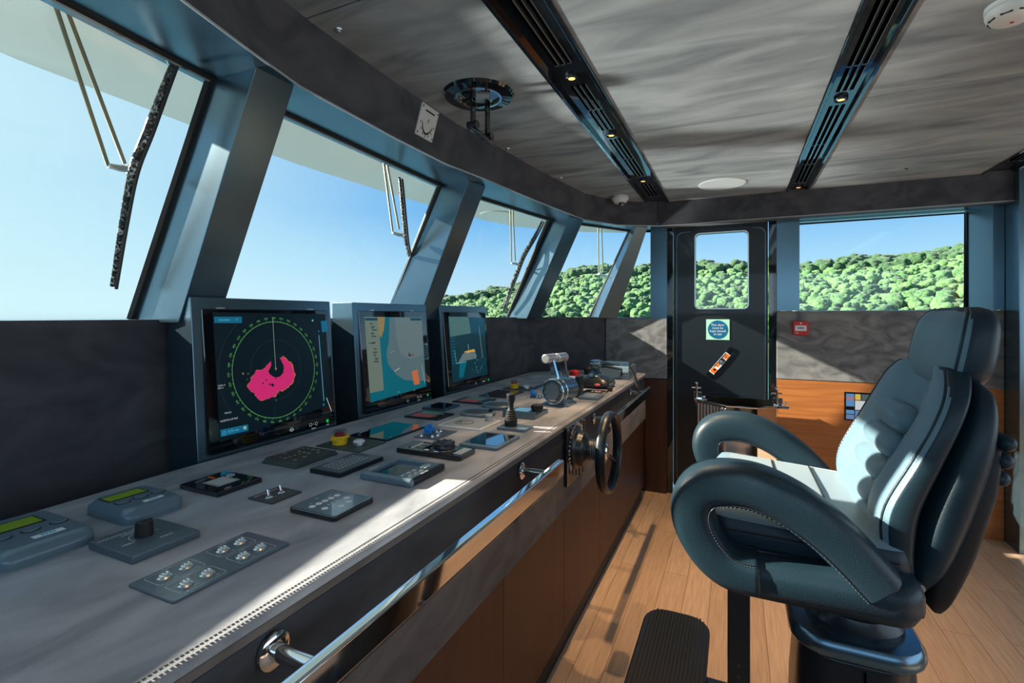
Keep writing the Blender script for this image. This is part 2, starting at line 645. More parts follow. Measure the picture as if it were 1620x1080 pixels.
# posts, sill and window reveal
g = G()
g.box(-.605, -.482, YW, YW + .12, SILL - .01, TOP + .02)
g.obj('trim_10', M['frame'], kind='structure')
g = G()
g.box(.258, .397, YW, YW + .16, 1.392, TOP + .02)
g.box(.397, 1.42, YW + .001, YW + .17, 1.37, 1.392)
g.box(1.41, 1.462, YW, YW + .06, 1.392, TOP + .02)
g.prism([(1.334, YW + .15), (1.412, YW + .002), (1.44, YW + .002), (1.44, YW + .17), (1.334, YW + .17)], 1.392, TOP + .02)
g.box(.397, 1.42, YW + .001, YW + .17, TOP - .002, TOP + .03)
g.obj('trim_11', M['frame'], kind='structure')
g = G()
g.box(.39, 1.345, YW + .15, YW + .158, 1.38, TOP + .01)
w = g.obj('window_6', M['glass'], kind='structure', smooth=0)
g = G()
g.tube([(.40, YW + .147, 2.012), (1.327, YW + .147, 2.012), (1.327, YW + .147, 1.40)], .007, 6)
g.obj('seal', M['rubber'], parent=w)
# tall corner post and the dark opening beyond it
g = G()
g.box(1.465, 1.512, YW - .16, YW + .06, 0, CEIL, 0, bev=.004)
g.obj('trim_12', M['frame'], kind='structure')
g = G()
g.box(1.53, 3.0, YW - .02, YW + .06, .0, CEIL)
g.obj('wall_starboard', M['matte'], kind='structure')
g = G()
g.box(1.56, 2.35, YW - .035, YW - .021, .10, 2.05, 0, bev=.004)
g.obj('door_2', M['frame_dark'], kind='structure')

# door
g = G()
g.box(-.482, -.440, YW + .01, YW + .12, 0, 2.07, 0)
g.box(.208, .256, YW + .01, YW + .12, 0, 2.07, 0)
g.box(-.482, .256, YW + .01, YW + .12, 2.05, 2.12, 0)
g.obj('trim_13', M['gloss'], kind='structure')
DL = YW + .025
wx0, wx1, wz0, wz1 = -.278, .075, 1.411, 1.967


def rrect(x0, x1, y0, y1, r, k=6):
    pts = []
    for cx, cy, a0 in ((x1 - r, y1 - r, 0), (x0 + r, y1 - r, 90), (x0 + r, y0 + r, 180), (x1 - r, y0 + r, 270)):
        for i in range(k + 1):
            a = radians(a0 + 90 * i / k)
            pts.append((cx + r * cos(a), cy + r * sin(a)))
    return pts


def xz_ring(outer, inner, y0, y1, g, m=0):
    """flat ring in the x-z plane between two outlines with the same count"""
    O0 = [Vector((p[0], y0, p[1])) for p in outer]
    O1 = [Vector((p[0], y1, p[1])) for p in outer]
    I0 = [Vector((p[0], y0, p[1])) for p in inner]
    I1 = [Vector((p[0], y1, p[1])) for p in inner]
    g.loft([O0, I0, I1, O1], m, caps=False, closed=True)


g = G()
inn = rrect(wx0, wx1, wz0, wz1, .03)
out = rrect(-.437, .205, .06, 2.045, .012)
# leaf as a ring round its window
xz_ring(out, inn, DL, DL + .045, g)
door = g.obj('door_1', M['frame_dark'], kind='structure', smooth=20)
g = G()
xz_ring(rrect(wx0 - .05, wx1 + .045, wz0 - .04, wz1 + .04, .06), rrect(wx0 - .002, wx1 + .002, wz0 - .002, wz1 + .002, .03), DL - .008, DL, g)
g.obj('window_surround', M['frame_dark'], parent=door)
g = G()
xz_ring(rrect(wx0 - .007, wx1 + .007, wz0 - .007, wz1 + .007, .034), inn, DL - .012, DL - .004, g)
g.obj('window_rim', M['steel'], parent=door)
G().box(wx0 - .01, wx1 + .01, DL + .02, DL + .026, wz0 - .01, wz1 + .01).obj('pane', M['glass'], parent=door, smooth=0)
g = G()
xz_ring(rrect(-.415, .190, .09, 1.99, .05), rrect(-.411, .186, .094, 1.986, .05), DL - .003, DL, g)
g.obj('pressed_line', M['frame'], parent=door)
# sign on the door
g = G()
g.box(-.204, -.045, DL - .003, DL, 1.178, 1.329, 0)
sx, sz = -.1245, 1.2535
g.lathe([(.068, 0), (.068, .0012)], (sx, DL - .003, sz), (0, -1, 0), 40, 1)
for k, s in enumerate(['This door', 'must be', 'kept closed', 'at sea']):
    g.text(s, .0235, frame((sx, DL - .0046, sz + .034 - k * .0225), (1, 0, 0), (0, 0, 1)), 2)
s = g.obj('safety_sign', [mat('sign mint', (.45, .85, .62), .5), mat('sign blue', (.0, .13, .30), .5), M['paint']], smooth=0)
tag(s, 'square pale green sign with blue disc on the black door', 'sign')

# tilted printed bar on the door
bt = thing('sticker_bar', 'tilted black bar with orange and white print on the black door', 'bar', (-.106, DL, 1.011))
bt.rotation_euler = (0, -radians(52), 0)
g = G()
g.prism(rrect(-.14, .14, -.026, .026, .02), 0, .008, 0, bev=.002, M=frame((0, 0, 0), (1, 0, 0), (0, 0, 1)))
g.obj('bar', [M['gloss']], bt)
g = G(frame((0, -.0085, 0), (1, 0, 0), (0, 0, 1)))
g.box(-.100, .085, -.021, .021, 0, .001, 0)
for a, b, c, d, m_ in ((-.095, -.055, -.018, .018, 1), (-.04, -.01, -.006, .018, 1), (.045, .08, -.018, .01, 1), (.015, .035, -.018, .018, 2), (-.075, -.06, -.010, .006, 2), (-.05, .08, .012, .018, 2)):
    g.box(a, b, c, d, .001, .002, m_)
g.ring((.0, -.004, .002), (0, 0, 1), .010, .003, 20, 6, 2)
g.text('LOCK', .018, Matrix.Translation((.045, 0, .0025)), 2)
g.obj('printed_label', [M['paint'], M['orange'], M['matte']], bt, smooth=0)
bt.scale = (1, 1, 1)

# fire call point
f = thing('fire_call_point', 'red fire alarm call point on the grey suede wall right of the door', 'alarm', (.399, YW, 1.272))
G().box(-.047, .047, -.05, 0, -.048, .048, 0, bev=.006).obj('housing', M['red'], f)
g = G()
g.box(-.034, .034, -.053, -.050, -.020, .018, 0, bev=.001, seg=1)
for k in (-1, 0, 1):
    g.lathe([(.005, 0), (.005, .001)], (k * .013, -.053, 0), (0, -1, 0), 12, 1)
g.obj('press_window', [M['white'], M['matte']], f, label='white press plate with three dots')
g = G()
g.text('FIRE', .011, frame((-.022, -.0515, -.034), (1, 0, 0), (0, 0, 1)), 0)
g.obj('lettering', M['paint'], f, smooth=0)
g = G()
g.lathe([(.006, 0), (.004, .003)], (0, -.05, .032), (0, -1, 0), 12, 0)
g.obj('status_light', M['paint'], f, smooth=0)
f = thing('indicator_lamp', 'small red and clear lamp on the window sill above the fire call point', 'lamp', (.37, YW + .02, 1.392))
G().box(-.018, .018, -.012, .012, 0, .03, 0, bev=.003).obj('lamp_body', M['orange'], f)
G().box(-.006, .006, -.014, -.011, .008, .022, 0, bev=.001, seg=1).obj('lens', M['white'], f)

# touch panel in the wood
f = thing('wall_touch_panel', 'colour touch panel set in the teak panel behind the chair', 'screen', (.80, YW, .765))
G().box(-.145, .145, -.006, .004, -.105, .085, 0, bev=.003).obj('bezel', M['gloss'], f)
g = G()
for x0, x1, z0, z1, m_ in ((-.135, -.09, -.01, .073, 0), (-.135, -.09, .03, .055, 1), (-.085, -.055, .035, .073, 2), (-.05, .135, .035, .073, 3), (-.085, .135, -.03, .03, 4), (-.135, -.09, -.06, -.035, 0), (-.135, -.09, -.095, -.065, 5), (-.085, .135, -.095, -.035, 5)):
    g.box(x0, x1, -.008, -.0062, z0, z1, m_)
g.obj('screen', [emis('p blue', (.12, .33, .60)), emis('p red', (.55, .20, .16)), emis('p yellow', (.85, .60, .10)), emis('p grey', (.10, .14, .14)), emis('p white', (.75, .78, .80)), emis('p steel', (.16, .27, .48))], f, smooth=0)

# polished steel locker bin below the door window
b = thing('steel_bin', 'polished steel faceted bin with an open top in front of the black door', 'bin', (0, 3.62, 0))
pl = [(-.245, .22), (-.245, -.03), (-.06, -.20), (.12, -.20), (.232, -.09), (.232, .22)]
pin = [(-.235, .21), (-.235, -.026), (-.056, -.188), (.116, -.188), (.222, -.085), (.222, .21)]
g = G()
A = [Vector((x, y, .0)) for x, y in pl]
B = [Vector((x, y, .775)) for x, y in pl]
C_ = [Vector((x, y, .775)) for x, y in pin]
D_ = [Vector((x, y, .08)) for x, y in pin]
g.loft([A, B, C_, D_], 0, caps=True)
g.obj('shell', M['chrome'], b, smooth=10)
g = G()
for k in range(9):
    t = k / 8
    x = -.235 + .165 * t
    y = -.035 - .155 * t
    g.box(x - .004, x + .004, y - .012, y - .004, .08, .76, 0)
g.obj('ribbing', M['steel'], b)
g = G()
g.tube([(x, y, .778) for x, y in pl], .006, 8)
g.obj('rim', M['chrome'], b)
for nm, x, z in (('hinge_left', -.25, .80), ('hinge_right', .235, .80)):
    g = G()
    y = .0 if x < 0 else -.06
    g.box(x - .02, x + .035, y, y + .02, z - .03, z + .03, 0, bev=.003)
    g.cyl((x, y - .01, z - .06), (x, y - .01, z + .09), .008)
    g.cyl((x - .03, y - .01, z + .06), (x + .03, y - .01, z + .06), .006)
    g.box(x - .01, x + .07, y - .03, y + .02, z - .035, z - .015, 0, bev=.003)
    g.sphere((x, y - .01, z + .09), .011, 0, 2)
    g.sphere((x + .05, y - .02, z), .011, 0, 2)
    g.obj('latch', M['chrome'], b)

# port wall (behind the camera) and aft wall, with their openings
g = G()
g.box(-1.3, 3.0, -1.43, -1.35, 0, 1.36)
g.box(-1.3, 3.0, -1.43, -1.35, 2.06, CEIL + .05)
for x in (-1.3, .55, 2.35):
    g.box(x, x + .14, -1.43, -1.35, 1.36, 2.06)
g.obj('wall_port', M['suede_wall'], kind='structure')
G().box(-1.2, 2.5, -1.41, -1.402, 1.34, 2.08).obj('window_7', M['glass'], kind='structure', smooth=0)
g = G()
g.box(3.0, 3.08, -1.43, -.6, 0, CEIL + .05)
g.box(3.0, 3.08, 3.1, 3.96, 0, CEIL + .05)
g.box(3.0, 3.08, -.6, 3.1, 0, .62)
g.box(3.0, 3.08, -.6, 3.1, 2.07, CEIL + .05)
g.obj('wall_aft', M['teak'], kind='structure')
G().box(3.03, 3.04, -.62, 3.12, .60, 2.09).obj('window_8', M['glass'], kind='structure', smooth=0)

# ================================================================== CEILING FITTINGS
def channel(x0, x1, y1, lamps, groups, which):
    r = thing('ceiling_channel', which, 'vent', ((x0 + x1) / 2, 0, CEIL))
    w = (x1 - x0) / 2
    G().box(-w, w, -1.34, y1, .012, .02).obj('panel', M['gloss'], r)
    for s in (-1, 1):
        g = G()
        xx = s * (w - .007)
        g.box(xx - .0075, xx + .0075, -1.34, y1, -.006, .02, 0, bev=.002, seg=1)
        g.obj('side_rail', M['gloss'], r)
    # long slots, in groups of three
    for (a, b) in groups:
        for k in (-1, 0, 1):
            g = G()
            x = k * .022
            g.box(x - .0058, x + .0058, a, b, .0095, .0118, 0)
            g.box(x + .0058, x + .0072, a, b, .008, .0118, 1)
            g.box(x - .0070, x + .0070, b - .0015, b, .008, .0118, 1)
            g.obj('vent_slot', [M['slit'], M['steel']], r)
    for y in lamps:
        g = G()
        g.lathe([(.012, .002), (.021, .002), (.021, -.001), (.024, .004), (.024, .012)], (0, y, .0), (0, 0, 1), 28, 0, caps=False)
        lp = g.obj('downlight', M['frame_dark'], r)
        G().lathe([(.013, .006), (.013, .003)], (0, y, 0), (0, 0, 1), 20, 0).obj('bulb', M['bulb'], lp)
    return r


channel(-.615, -.45, 3.77, [.55, 1.674, 2.281, 3.14], [(-.4, -.02), (0, .42), (.7, 1.13), (1.15, 1.58), (1.75, 1.98), (2.0, 2.22), (2.36, 2.68), (2.70, 3.05), (3.25, 3.6)], 'black glossy vent channel above the console with amber lamps')
channel(.305, .44, 3.81, [.75, 2.277, 3.72], [(-.4, .2), (.22, .65), (.9, 1.45), (1.47, 2.0), (2.02, 2.21), (2.36, 2.85), (2.87, 3.2), (3.22, 3.62)], 'black glossy vent channel in the middle of the ceiling above the chair')
channel(1.32, 1.47, 3.81, [2.9], [(2.0, 2.7), (3.0, 3.6)], 'black vent channel at the right edge of the ceiling')

for (x, y, e) in ((-.532, 1.674, 30), (-.532, 2.281, 42), (-.532, 3.14, 42), (.372, 2.277, 14), (.372, 3.55, 1.0), (-.532, .55, 5)):
    lamp('downlight_lamp', 'SPOT', (x, y, CEIL - .012), (0.13, 0, -1), e, (1.0, .66, .36), spot_size=radians(66), spot_blend=.5, shadow_soft_size=.012)

# recessed dots
for k, (x, y) in enumerate(((-1.063, 1.098), (-1.047, 2.233), (-.973, 2.839), (.886, 3.478))):
    lab = ['small chrome ceiling nozzle nearest the camera above the first window', 'small chrome ceiling nozzle just beyond the periscope',
           'small chrome ceiling nozzle halfway between periscope and dome camera', 'small copper spot in the ceiling above the side window'][k]
    t_ = thing('ceiling_nozzle', lab, 'nozzle', (x, y, CEIL), group='ceiling nozzles')
    g = G()
    g.lathe([(.013, 0), (.012, -.003), (.006, -.004), (.006, -.008), (.003, -.010)], n=20)
    g.obj('cap', M['steel'] if k < 3 else M['brass'], t_)

# compass periscope
c = thing('compass_periscope', 'round compass periscope hanging from the ceiling with two black arms', 'periscope', (-.892, 1.643, CEIL))
g = G()
g.lathe([(.088, .01), (.088, -.010), (.094, -.014), (.128, -.010), (.136, 0), (.136, .01)], n=48, caps=False)
g.obj('flange', M['gloss'], c)
g = G()
g.lathe([(.080, -.006), (.080, -.014), (.089, -.014), (.089, -.006)], n=48, caps=False, closed=True)
g.obj('ring', M['chrome'], c)
g = G()
g.lathe([(.081, -.0015), (.081, -.0035)], n=48)
g.obj('glass_cover', mat('periscope glass', (.45, .52, .48), .02, metal=.9), c)
g = G()
g.box(-.03, .04, -.02, .045, -.010, -.004, 0, M=Matrix.Rotation(.5, 4, 'Z'))
g.box(-.045, .0, -.05, -.015, -.012, -.006, 1)
g.obj('mirror_block', [M['greylt'], M['matte']], c)
for dx, dy, ln in ((-.005, -.035, .135), (.02, .035, .16)):
    g = G()
    g.box(dx - .005, dx + .005, dy - .014, dy + .014, -ln, -.008, 0, bev=.002, seg=1)
    g.box(dx - .04, dx + .005, dy - .010, dy + .010, -.034, -.026, 0)
    g.cyl((dx - .02, dy, -ln + .008), (dx + .02, dy, -ln + .008), .016, n=20)
    g.obj('arm', M['gloss'], c)
g = G(Matrix.Translation((.008, 0, -.155)) @ Matrix.Rotation(radians(-12), 4, 'X') @ Matrix.Rotation(radians(35), 4, 'Y'))
g.box(-.035, .035, -.05, .055, -.004, .004, 0, bev=.003)
g.box(-.031, .031, -.046, .051, .004, .005, 1)
g.obj('mirror', [M['gloss'], M['chrome']], c)

# inclinometer on the beam
q = px(675, 194, x=-1.135)
c = thing('inclinometer', 'white square inclinometer plate with a curved scale on the dark beam', 'gauge', (-1.136, q.y, q.z))
c.rotation_euler = (0, radians(17), 0)
T = frame((0.004, 0, 0), (0, 1, 0), (0, 0, 1)) @ Matrix.Diagonal((1, 1.45, 1, 1))
g = G(T)
g.box(-.058, .058, -.043, .043, -.006, .003, 0, bev=.003)
g.obj('plate', M['white'], c)
g = G(T)
arc = [(.038 * cos(radians(a)), .012 - .042 * abs(sin(radians(a)))) for a in range(205, 336, 6)]
for (a, b_), (c2, d) in zip(arc[:-1], arc[1:]):
    g.prism([(a, b_ - .0025), (c2, d - .0025), (c2, d + .0025), (a, b_ + .0025)], .003, .0045)
for k in range(7):
    a = radians(200 + k * 23.3)
    g.box(.047 * cos(a) - .0012, .047 * cos(a) + .0012, .010 + .047 * sin(a) - .003, .010 + .047 * sin(a) + .003, .003, .0045)
g.box(-.03, .03, .026, .030, .003, .0045)
for sx in (-1, 1):
    for sy in (-1, 1):
        g.lathe([(.003, 0), (.003, .001)], (sx * .05, sy * .035, .003), n=10)
g.text('0', .016, Matrix.Translation((0, .004, .0045)))
g.obj('scale_marks', M['matte'], c, smooth=0)

# flush speaker
c = thing('ceiling_speaker', 'white round flush speaker in the ceiling near the door', 'speaker', (-.082, 3.404, CEIL))
G().lathe([(.0, -.004), (.135, -.004)], n=48, caps=False).obj('grille', M['speaker'], c)
g = G()
g.lathe([(.135, -.004), (.142, -.003), (.144, .0), (.135, .0)], n=48, caps=False, closed=True)
g.obj('rim', M['white'], c)
# dome camera
c = thing('dome_camera', 'white dome security camera in the far corner of the ceiling', 'camera', (-.745, 3.46, CEIL))
g = G()
g.lathe([(.056, 0), (.060, -.018), (.054, -.028), (.040, -.046), (.022, -.052)], n=36)
g.obj('housing', M['white'], c)
G().sphere((.012, -.012, -.048), .021, 0, 3).obj('dome', M['gloss'], c)
G().lathe([(.011, 0), (.009, .004)], (.020, -.022, -.064), (.4, -.5, -1), n=16).obj('lens', M['steel'], c)
# smoke detector
c = thing('smoke_detector', 'white round smoke detector at the top right of the ceiling', 'smoke detector', (.675, 1.76, CEIL))
g = G()
g.lathe([(.055, 0), (.056, -.012), (.050, -.014), (.050, -.020), (.055, -.022), (.052, -.034), (.040, -.046), (.020, -.050)], n=40)
g.obj('housing', M['white'], c)
g = G()
for k in range(8):
    a = k * pi / 4 + .2
    Mx = Matrix.Rotation(a, 4, 'Z')
    g.box(.044, .0475, -.012, .012, -.041, -.034, 0, M=Mx)
g.obj('vent_slots', M['matte'], c)
g = G()
g.lathe([(.004, -.0505), (.004, -.052)], n=12)
g.obj('indicator', M['red'], c)

# ================================================================== THE CONSOLE
DZ = .932
XF = -.610
YE = 3.70
con = thing('console_desk', 'long bridge console covered in grey suede with brown wood doors below', 'console')
g = G()
# top with a rolled front edge: section in x-z swept along y
R = .008
sec = [(None, DZ), (XF - R, DZ)] + [(XF - R + R * sin(radians(a)), DZ - R + R * cos(radians(a))) for a in range(15, 91, 15)] + [(XF, DZ - .012), (XF - .03, DZ - .014), (None, DZ - .03)]
g.loft([[Vector((xb if x is None else x, y, z)) for x, z in sec] for y, xb in ((-1.34, -1.15), (.48, -1.380), (.85, -1.402), (3.40, -1.402), (YE, -1.150))])
g.obj('desktop', M['suede_desk'], con, smooth=40)
g = G()
g.box(XF - .03, XF - .0005, -1.34, YE - .001, DZ - .028, DZ - .013, 0, bev=.003)
g.obj('edge_band', M['suede_lower'], con, label='brown suede edge band')
g = G()
g.box(XF - .03, XF - .003, -1.34, YE - .001, .735, DZ - .029, 0, bev=.003)
g.obj('apron', M['suede_apron'], con)
g = G()
g.box(XF - .032, XF + .001, -1.34, YE - .001, .60, .733, 0, bev=.003)
g.obj('lower_apron', M['suede_lower'], con, label='brown suede lower band')
g = G()
for k in range(int((YE + .2) / .0062)):
    y = -.2 + k * .0062
    for x, z in ((XF - R - .012, DZ + .0004), (XF - R - .001, DZ + .0003)):
        g.box(x - .0010, x + .0010, y, y + .0038, z - .001, z + .0007)
g.obj('stitching', M['thread_lt'], con, smooth=0)
g = G()
g.box(XF - .05, XF - .03, -1.34, YE - .01, .0, .60)
g.prism([(-1.24, -1.34), (-1.15, -1.34), (-1.38, .5), (-1.39, 3.3), (-1.54, 2.3), (-1.58, .9)], .74, .80)
g.box(-1.12, XF - .05, YE - .03, YE - .001, 0, .92)
g.obj('carcass', M['matte'], con)
ys = [-1.34, -.94, -.38, .18, .74, 1.30, 1.86, 2.42, 2.98, YE - .01]
for y0, y1 in zip(ys[:-1], ys[1:]):
    g = G()
    g.box(XF - .031, XF - .013, y0 + .0015, y1 - .0015, .10, .596, 0, bev=.0012, seg=1)
    g.obj('cabinet_door', M['cab'], con)
g = G()
g.box(XF - .06, XF - .035, -1.34, YE - .01, .0, .095)
g.obj('plinth', M['matte'], con)


# rails ----------------------------------------------------------------------
def rail(label, y0, y1, stubs):
    xr = -.505
    zr = .878
    r = thing('handrail', label, 'handrail', (xr, y0, zr), group=None)
    g = G()
    g.box(-.011, .011, 0, y1 - y0, -.024, .024, 0, bev=.004, seg=3)
    g.obj('bar', M['chrome'], r)
    for y in stubs:
        g = G()
        g.cyl((XF - xr - .001, y - y0, -.004), (-.008, y - y0, -.004), .012, n=24)
        g.lathe([(.026, 0), (.026, .006), (.020, .010), (.012, .010)], (XF - xr, y - y0, -.004), (1, 0, 0), 24)
        g.obj('bracket', M['chrome'], r)
    return r


rail('near polished steel handrail along the front of the console', -.9, 1.475, [.50, 1.40, -.4])
rail('far polished steel handrail beyond the steering wheel', 2.12, 3.22, [2.25, 3.12])

# steering wheel ---------------------------------------------------------------
w = thing('steering_wheel', 'black padded steering wheel on a square black plate on the console front', 'wheel', (XF, 1.935, .815))
g = G(frame((0, 0, 0), (0, 1, 0), (0, 0, 1)))
g.prism(rrect(-.125, .125, -.125, .105, .008, 3), .0015, .016, 0, bev=.002)
g.obj('mount_plate', M['gloss'], w)
g = G()
g.lathe([(.082, .016), (.082, .022), (.070, .030), (.066, .050), (.048, .062), (.040, .080), (.040, .118), (.046, .120), (.046, .128), (.02, .130)], (0, 0, 0), (1, 0, 0), 40)
g.obj('hub', M['frame_dark'], w)
g = G()
for k in range(4):
    g.ring((.084 + k * .008, 0, 0), (1, 0, 0), .0405, .0018, 32, 6)
g.obj('hub_rings', M['grey'], w)
g = G()
for k in range(28):
    a = radians(-130 + k * 260 / 27)
    ca, sa = cos(a), sin(a)
    Mx = frame((.0165, .098 * sa, .098 * ca), (ca and 0, ca, -sa), (0, sa, ca))
    L_ = .010 if k % 3 else .017
    g.box(-.0014, .0014, -L_ / 2, L_ / 2, 0, .0008, 0, M=Mx)
for s, a in (('0', 0), ('20', 42), ('20', -42), ('40', 84), ('40', -84), ('60', 124), ('60', -124)):
    a = radians(a)
    g.text(s, .017, frame((.0172, .114 * sin(a) * .9, .114 * cos(a) * .9), (0, 1, 0), (0, 0, 1)))
g.obj('angle_scale', M['paint'], w, smooth=0)
g = G()
g.ring((.150, 0, 0), (1, 0, 0), .148, .0125, 64, 14, 0, sx=1.55)
g.obj('rim', M['frame_dark'], w)
for k in range(3):
    a = radians(90 + k * 120)
    g = G()
    g.cyl((.124, .03 * cos(a), .03 * sin(a)), (.146, .142 * cos(a), .142 * sin(a)), .011, .009, 14)
    g.obj('spoke', M['frame_dark'], w)
G().lathe([(.034, .118), (.034, .140), (.026, .146)], (0, 0, 0), (1, 0, 0), 28).obj('centre_cap', M['chrome'], w)


# ================================================================== MONITORS
def plane_pt(u, v):
    """where a picture position meets the leaning front of the monitors, as (y, height along it)"""
    # front leans: x = -1.404 at the desk, -1.449 at the top
    t = (1.412 - DZ)
    nx, nz = Vector((t, 0, .045)).normalized().x, Vector((t, 0, .045)).normalized().z
    o = Vector((0, 0, EYE))
    d = px(u, v, y=1.0) - o
    p0 = Vector((-1.404, 0, DZ))
    k = (p0 - o).dot(Vector((nx, 0, nz))) / d.dot(Vector((nx, 0, nz)))
    P = o + d * k
    return P.y, (P - p0).dot(Vector((-.045, 0, t)).normalized())


def monitor(label, ya, yb, label2):
    yc = (ya + yb) / 2
    r = thing('monitor', label, 'monitor', (-1.404, yc, DZ))
    a, b = ya - yc, yb - yc
    H = .480
    # housing: front rectangle, splayed back
    F0 = [(0.004, a), (0.004, b)]
    g = G()
    lo = [(-.004, a), (-.004, b), (-.170, b + .004), (-.170, a + .012)]
    hi = [(-.048, a), (-.048, b), (-.170, b + .004), (-.170, a + .012)]
    g.prism(lo, -.11, H, 0, bev=.003, top=hi)
    g.obj('housing', M['frame'], r)
    th = math.atan2(.045, H)
    T = frame((-.0035, 0, 0), (0, 1, 0), (-sin(th), 0, cos(th)))
    gl = G(T)
    gl.box(a + .030, b - .016, .012, H - .033, -.002, .0035, 0, bev=.002, seg=1)
    s = gl.obj('screen', M['glassblack'], r)
    return r, s, T, yc


class Scr:
    """flat picture on a monitor: shapes given by picture positions on its leaning glass"""

    def __init__(self, yc, T, mats):
        self.yc = yc
        self.g = G(T)
        self.mats = mats
        self.k = 0
        self.z = .0040

    def p(self, u, v):
        y, t = plane_pt(u, v)
        return (y - self.yc, t)

    def poly(self, pts, m):
        self.z += .00003
        q = [self.p(*p) for p in pts]
        self.g.face([(x, y, self.z) for x, y in q], self.mats.index(m))

    def line(self, a, b, m, w=.0012):
        self.z += .00002
        a, b = Vector(self.p(*a)), Vector(self.p(*b))
        n = Vector((-(b - a).y, (b - a).x)).normalized() * w / 2
        self.g.face([(*(a - n), self.z), (*(b - n), self.z), (*(b + n), self.z), (*(a + n), self.z)], self.mats.index(m))

    def circ(self, c, R, m, w=.0012, n=72, a0=0, a1=360):
        self.z += .00002
        for i in range(n):
            t0, t1 = radians(a0 + (a1 - a0) * i / n), radians(a0 + (a1 - a0) * (i + 1) / n)
            self.g.face([(c[0] + (R - w / 2) * cos(t0), c[1] + (R - w / 2) * sin(t0), self.z), (c[0] + (R + w / 2) * cos(t0), c[1] + (R + w / 2) * sin(t0), self.z),
                         (c[0] + (R + w / 2) * cos(t1), c[1] + (R + w / 2) * sin(t1), self.z), (c[0] + (R - w / 2) * cos(t1), c[1] + (R - w / 2) * sin(t1), self.z)], self.mats.index(m))

    def disc(self, c, R, m, n=24):
        self.z += .00002
        self.g.face([(c[0] + R * cos(2 * pi * i / n), c[1] + R * sin(2 * pi * i / n), self.z) for i in range(n)], self.mats.index(m))

    def text(self, s, c, size, m, rot=0, align='CENTER'):
        self.g.text(s, size, Matrix.Translation((c[0], c[1], self.z + .0002)) @ Matrix.Rotation(rot, 4, 'Z'), self.mats.index(m), align)

    def done(self, parent):
        return self.g.obj('screen_picture', [E_[k] for k in self.mats], parent, smooth=0)


# nearest: the radar
r, s, T, yc = monitor('largest nearest monitor showing a radar picture with a magenta patch', .910, 1.452, '')
S = Scr(yc, T, ['navy', 'ring', 'line', 'dim', 'pink', 'pinko', 'blue', 'cyan', 'white', 'greenled', 'redimg', 'sand'])
S.poly([(336, 494), (514, 497), (524, 640), (348, 700)], 'navy')
cx, cy = S.p(435.5, 585.5)
tl, tb = S.p(432, 507), S.p(434, 664)
cx = (S.p(369, 585)[0] + S.p(496, 585)[0]) / 2
RR = (S.p(496, 585)[0] - S.p(369, 585)[0]) / 2
cy = (tl[1] + tb[1]) / 2
RR = (RR + (tl[1] - tb[1]) / 2) / 2
S.circ((cx, cy), RR, 'ring', .0016, 96)
for q in (.30, .62, 1.28):
    S.circ((cx, cy), RR * q, 'dim', .0010, 64, -35 if q > 1 else 0, 60 if q > 1 else 360)
S.circ((cx, cy), RR * 1.28, 'dim', .0010, 40, 120, 215)
for k in range(72):
    a = radians(k * 5)
    l_ = .006 if k % 2 == 0 else .003
    S.z += .000005
    n_ = Vector((cos(a), sin(a)))
    t_ = Vector((-sin(a), cos(a))) * .0005
    A, B = n_ * RR + Vector((cx, cy)), n_ * (RR + l_) + Vector((cx, cy))
    S.g.face([(*(A - t_), S.z), (*(B - t_), S.z), (*(B + t_), S.z), (*(A + t_), S.z)], S.mats.index('ring'))
for k in range(36):
    a = radians(90 - k * 10)
    S.text('%03d' % (k * 10), (cx + (RR + .0125) * cos(a), cy + (RR + .0125) * sin(a)), .0095, 'ring', a - pi / 2)
S.line((431, 502), (436, 586), 'line', .0014)
S.line((436, 600), (434, 664), 'dim', .001)
blob = [(443, 566), (449, 564), (455, 570), (462, 575), (465, 587), (467, 592), (464, 604), (456, 612), (449, 618), (441, 619), (436, 626), (425, 631), (411, 634), (405, 628), (401, 622), (393, 616),
        (390, 610), (397, 602), (396, 598), (402, 592), (404, 586), (413, 585), (419, 582), (424, 575), (428, 571), (429, 577), (424, 585), (426, 592), (434, 597), (443, 596), (448, 590), (450, 583), (448, 575)]
random.seed(3)


def jag(pts, n, amp):
    r_ = []
    for i in range(len(pts)):
        a, b = Vector(pts[i]), Vector(pts[(i + 1) % len(pts)])
        for k in range(n):
            p = a.lerp(b, k / n)
            r_.append((p.x + random.uniform(-amp, amp), p.y + random.uniform(-amp, amp)))
    return r_


S.poly(jag(blob, 4, .9), 'pinko')
S.poly([(435 + (u - 435) * .975 - .4, 600 + (v - 600) * .975) for u, v in jag(blob, 4, .6)], 'pink')
for u, v, d in ((431, 609, 1.9), (427, 608, 1.2), (416, 606, 1.0), (421, 601, .9), (436, 599, .8)):
    S.disc(S.p(u, v), d * .0030, 'navy', 7)
for u, v, d in ((384, 591, 1.3), (392, 591, .9), (391, 600, .6), (436, 583, 1.6), (431, 622, .8), (437, 620, .9), (437, 633, .7), (446, 617, .8), (453, 613, .8), (441, 622, .6), (447, 563, .6), (414, 602, .8)):
    S.disc(S.p(u, v), d * .0026, 'sand', 7)
S.poly([(338, 501), (382, 501), (382.5, 511), (338.5, 511)], 'blue')
S.text('Simulator', S.p(355, 506), .010, 'cyan')
S.text('V', S.p(374, 506), .010, 'cyan')
S.poly([(348, 680), (392, 671), (392.5, 681), (349, 691)], 'blue')
S.text('0.75 nm', S.p(369, 681), .011, 'cyan')
S.disc(S.p(387, 676.5), .0055, 'line')
S.circ(S.p(354, 685), .0052, 'cyan', .001, 20)
S.text('GAIN A', S.p(344, 610.5), .007, 'white', align='LEFT')
S.text('SEA A', S.p(344, 614.5), .007, 'white', align='LEFT')
S.text('TRACK', S.p(360, 653), .007, 'white')
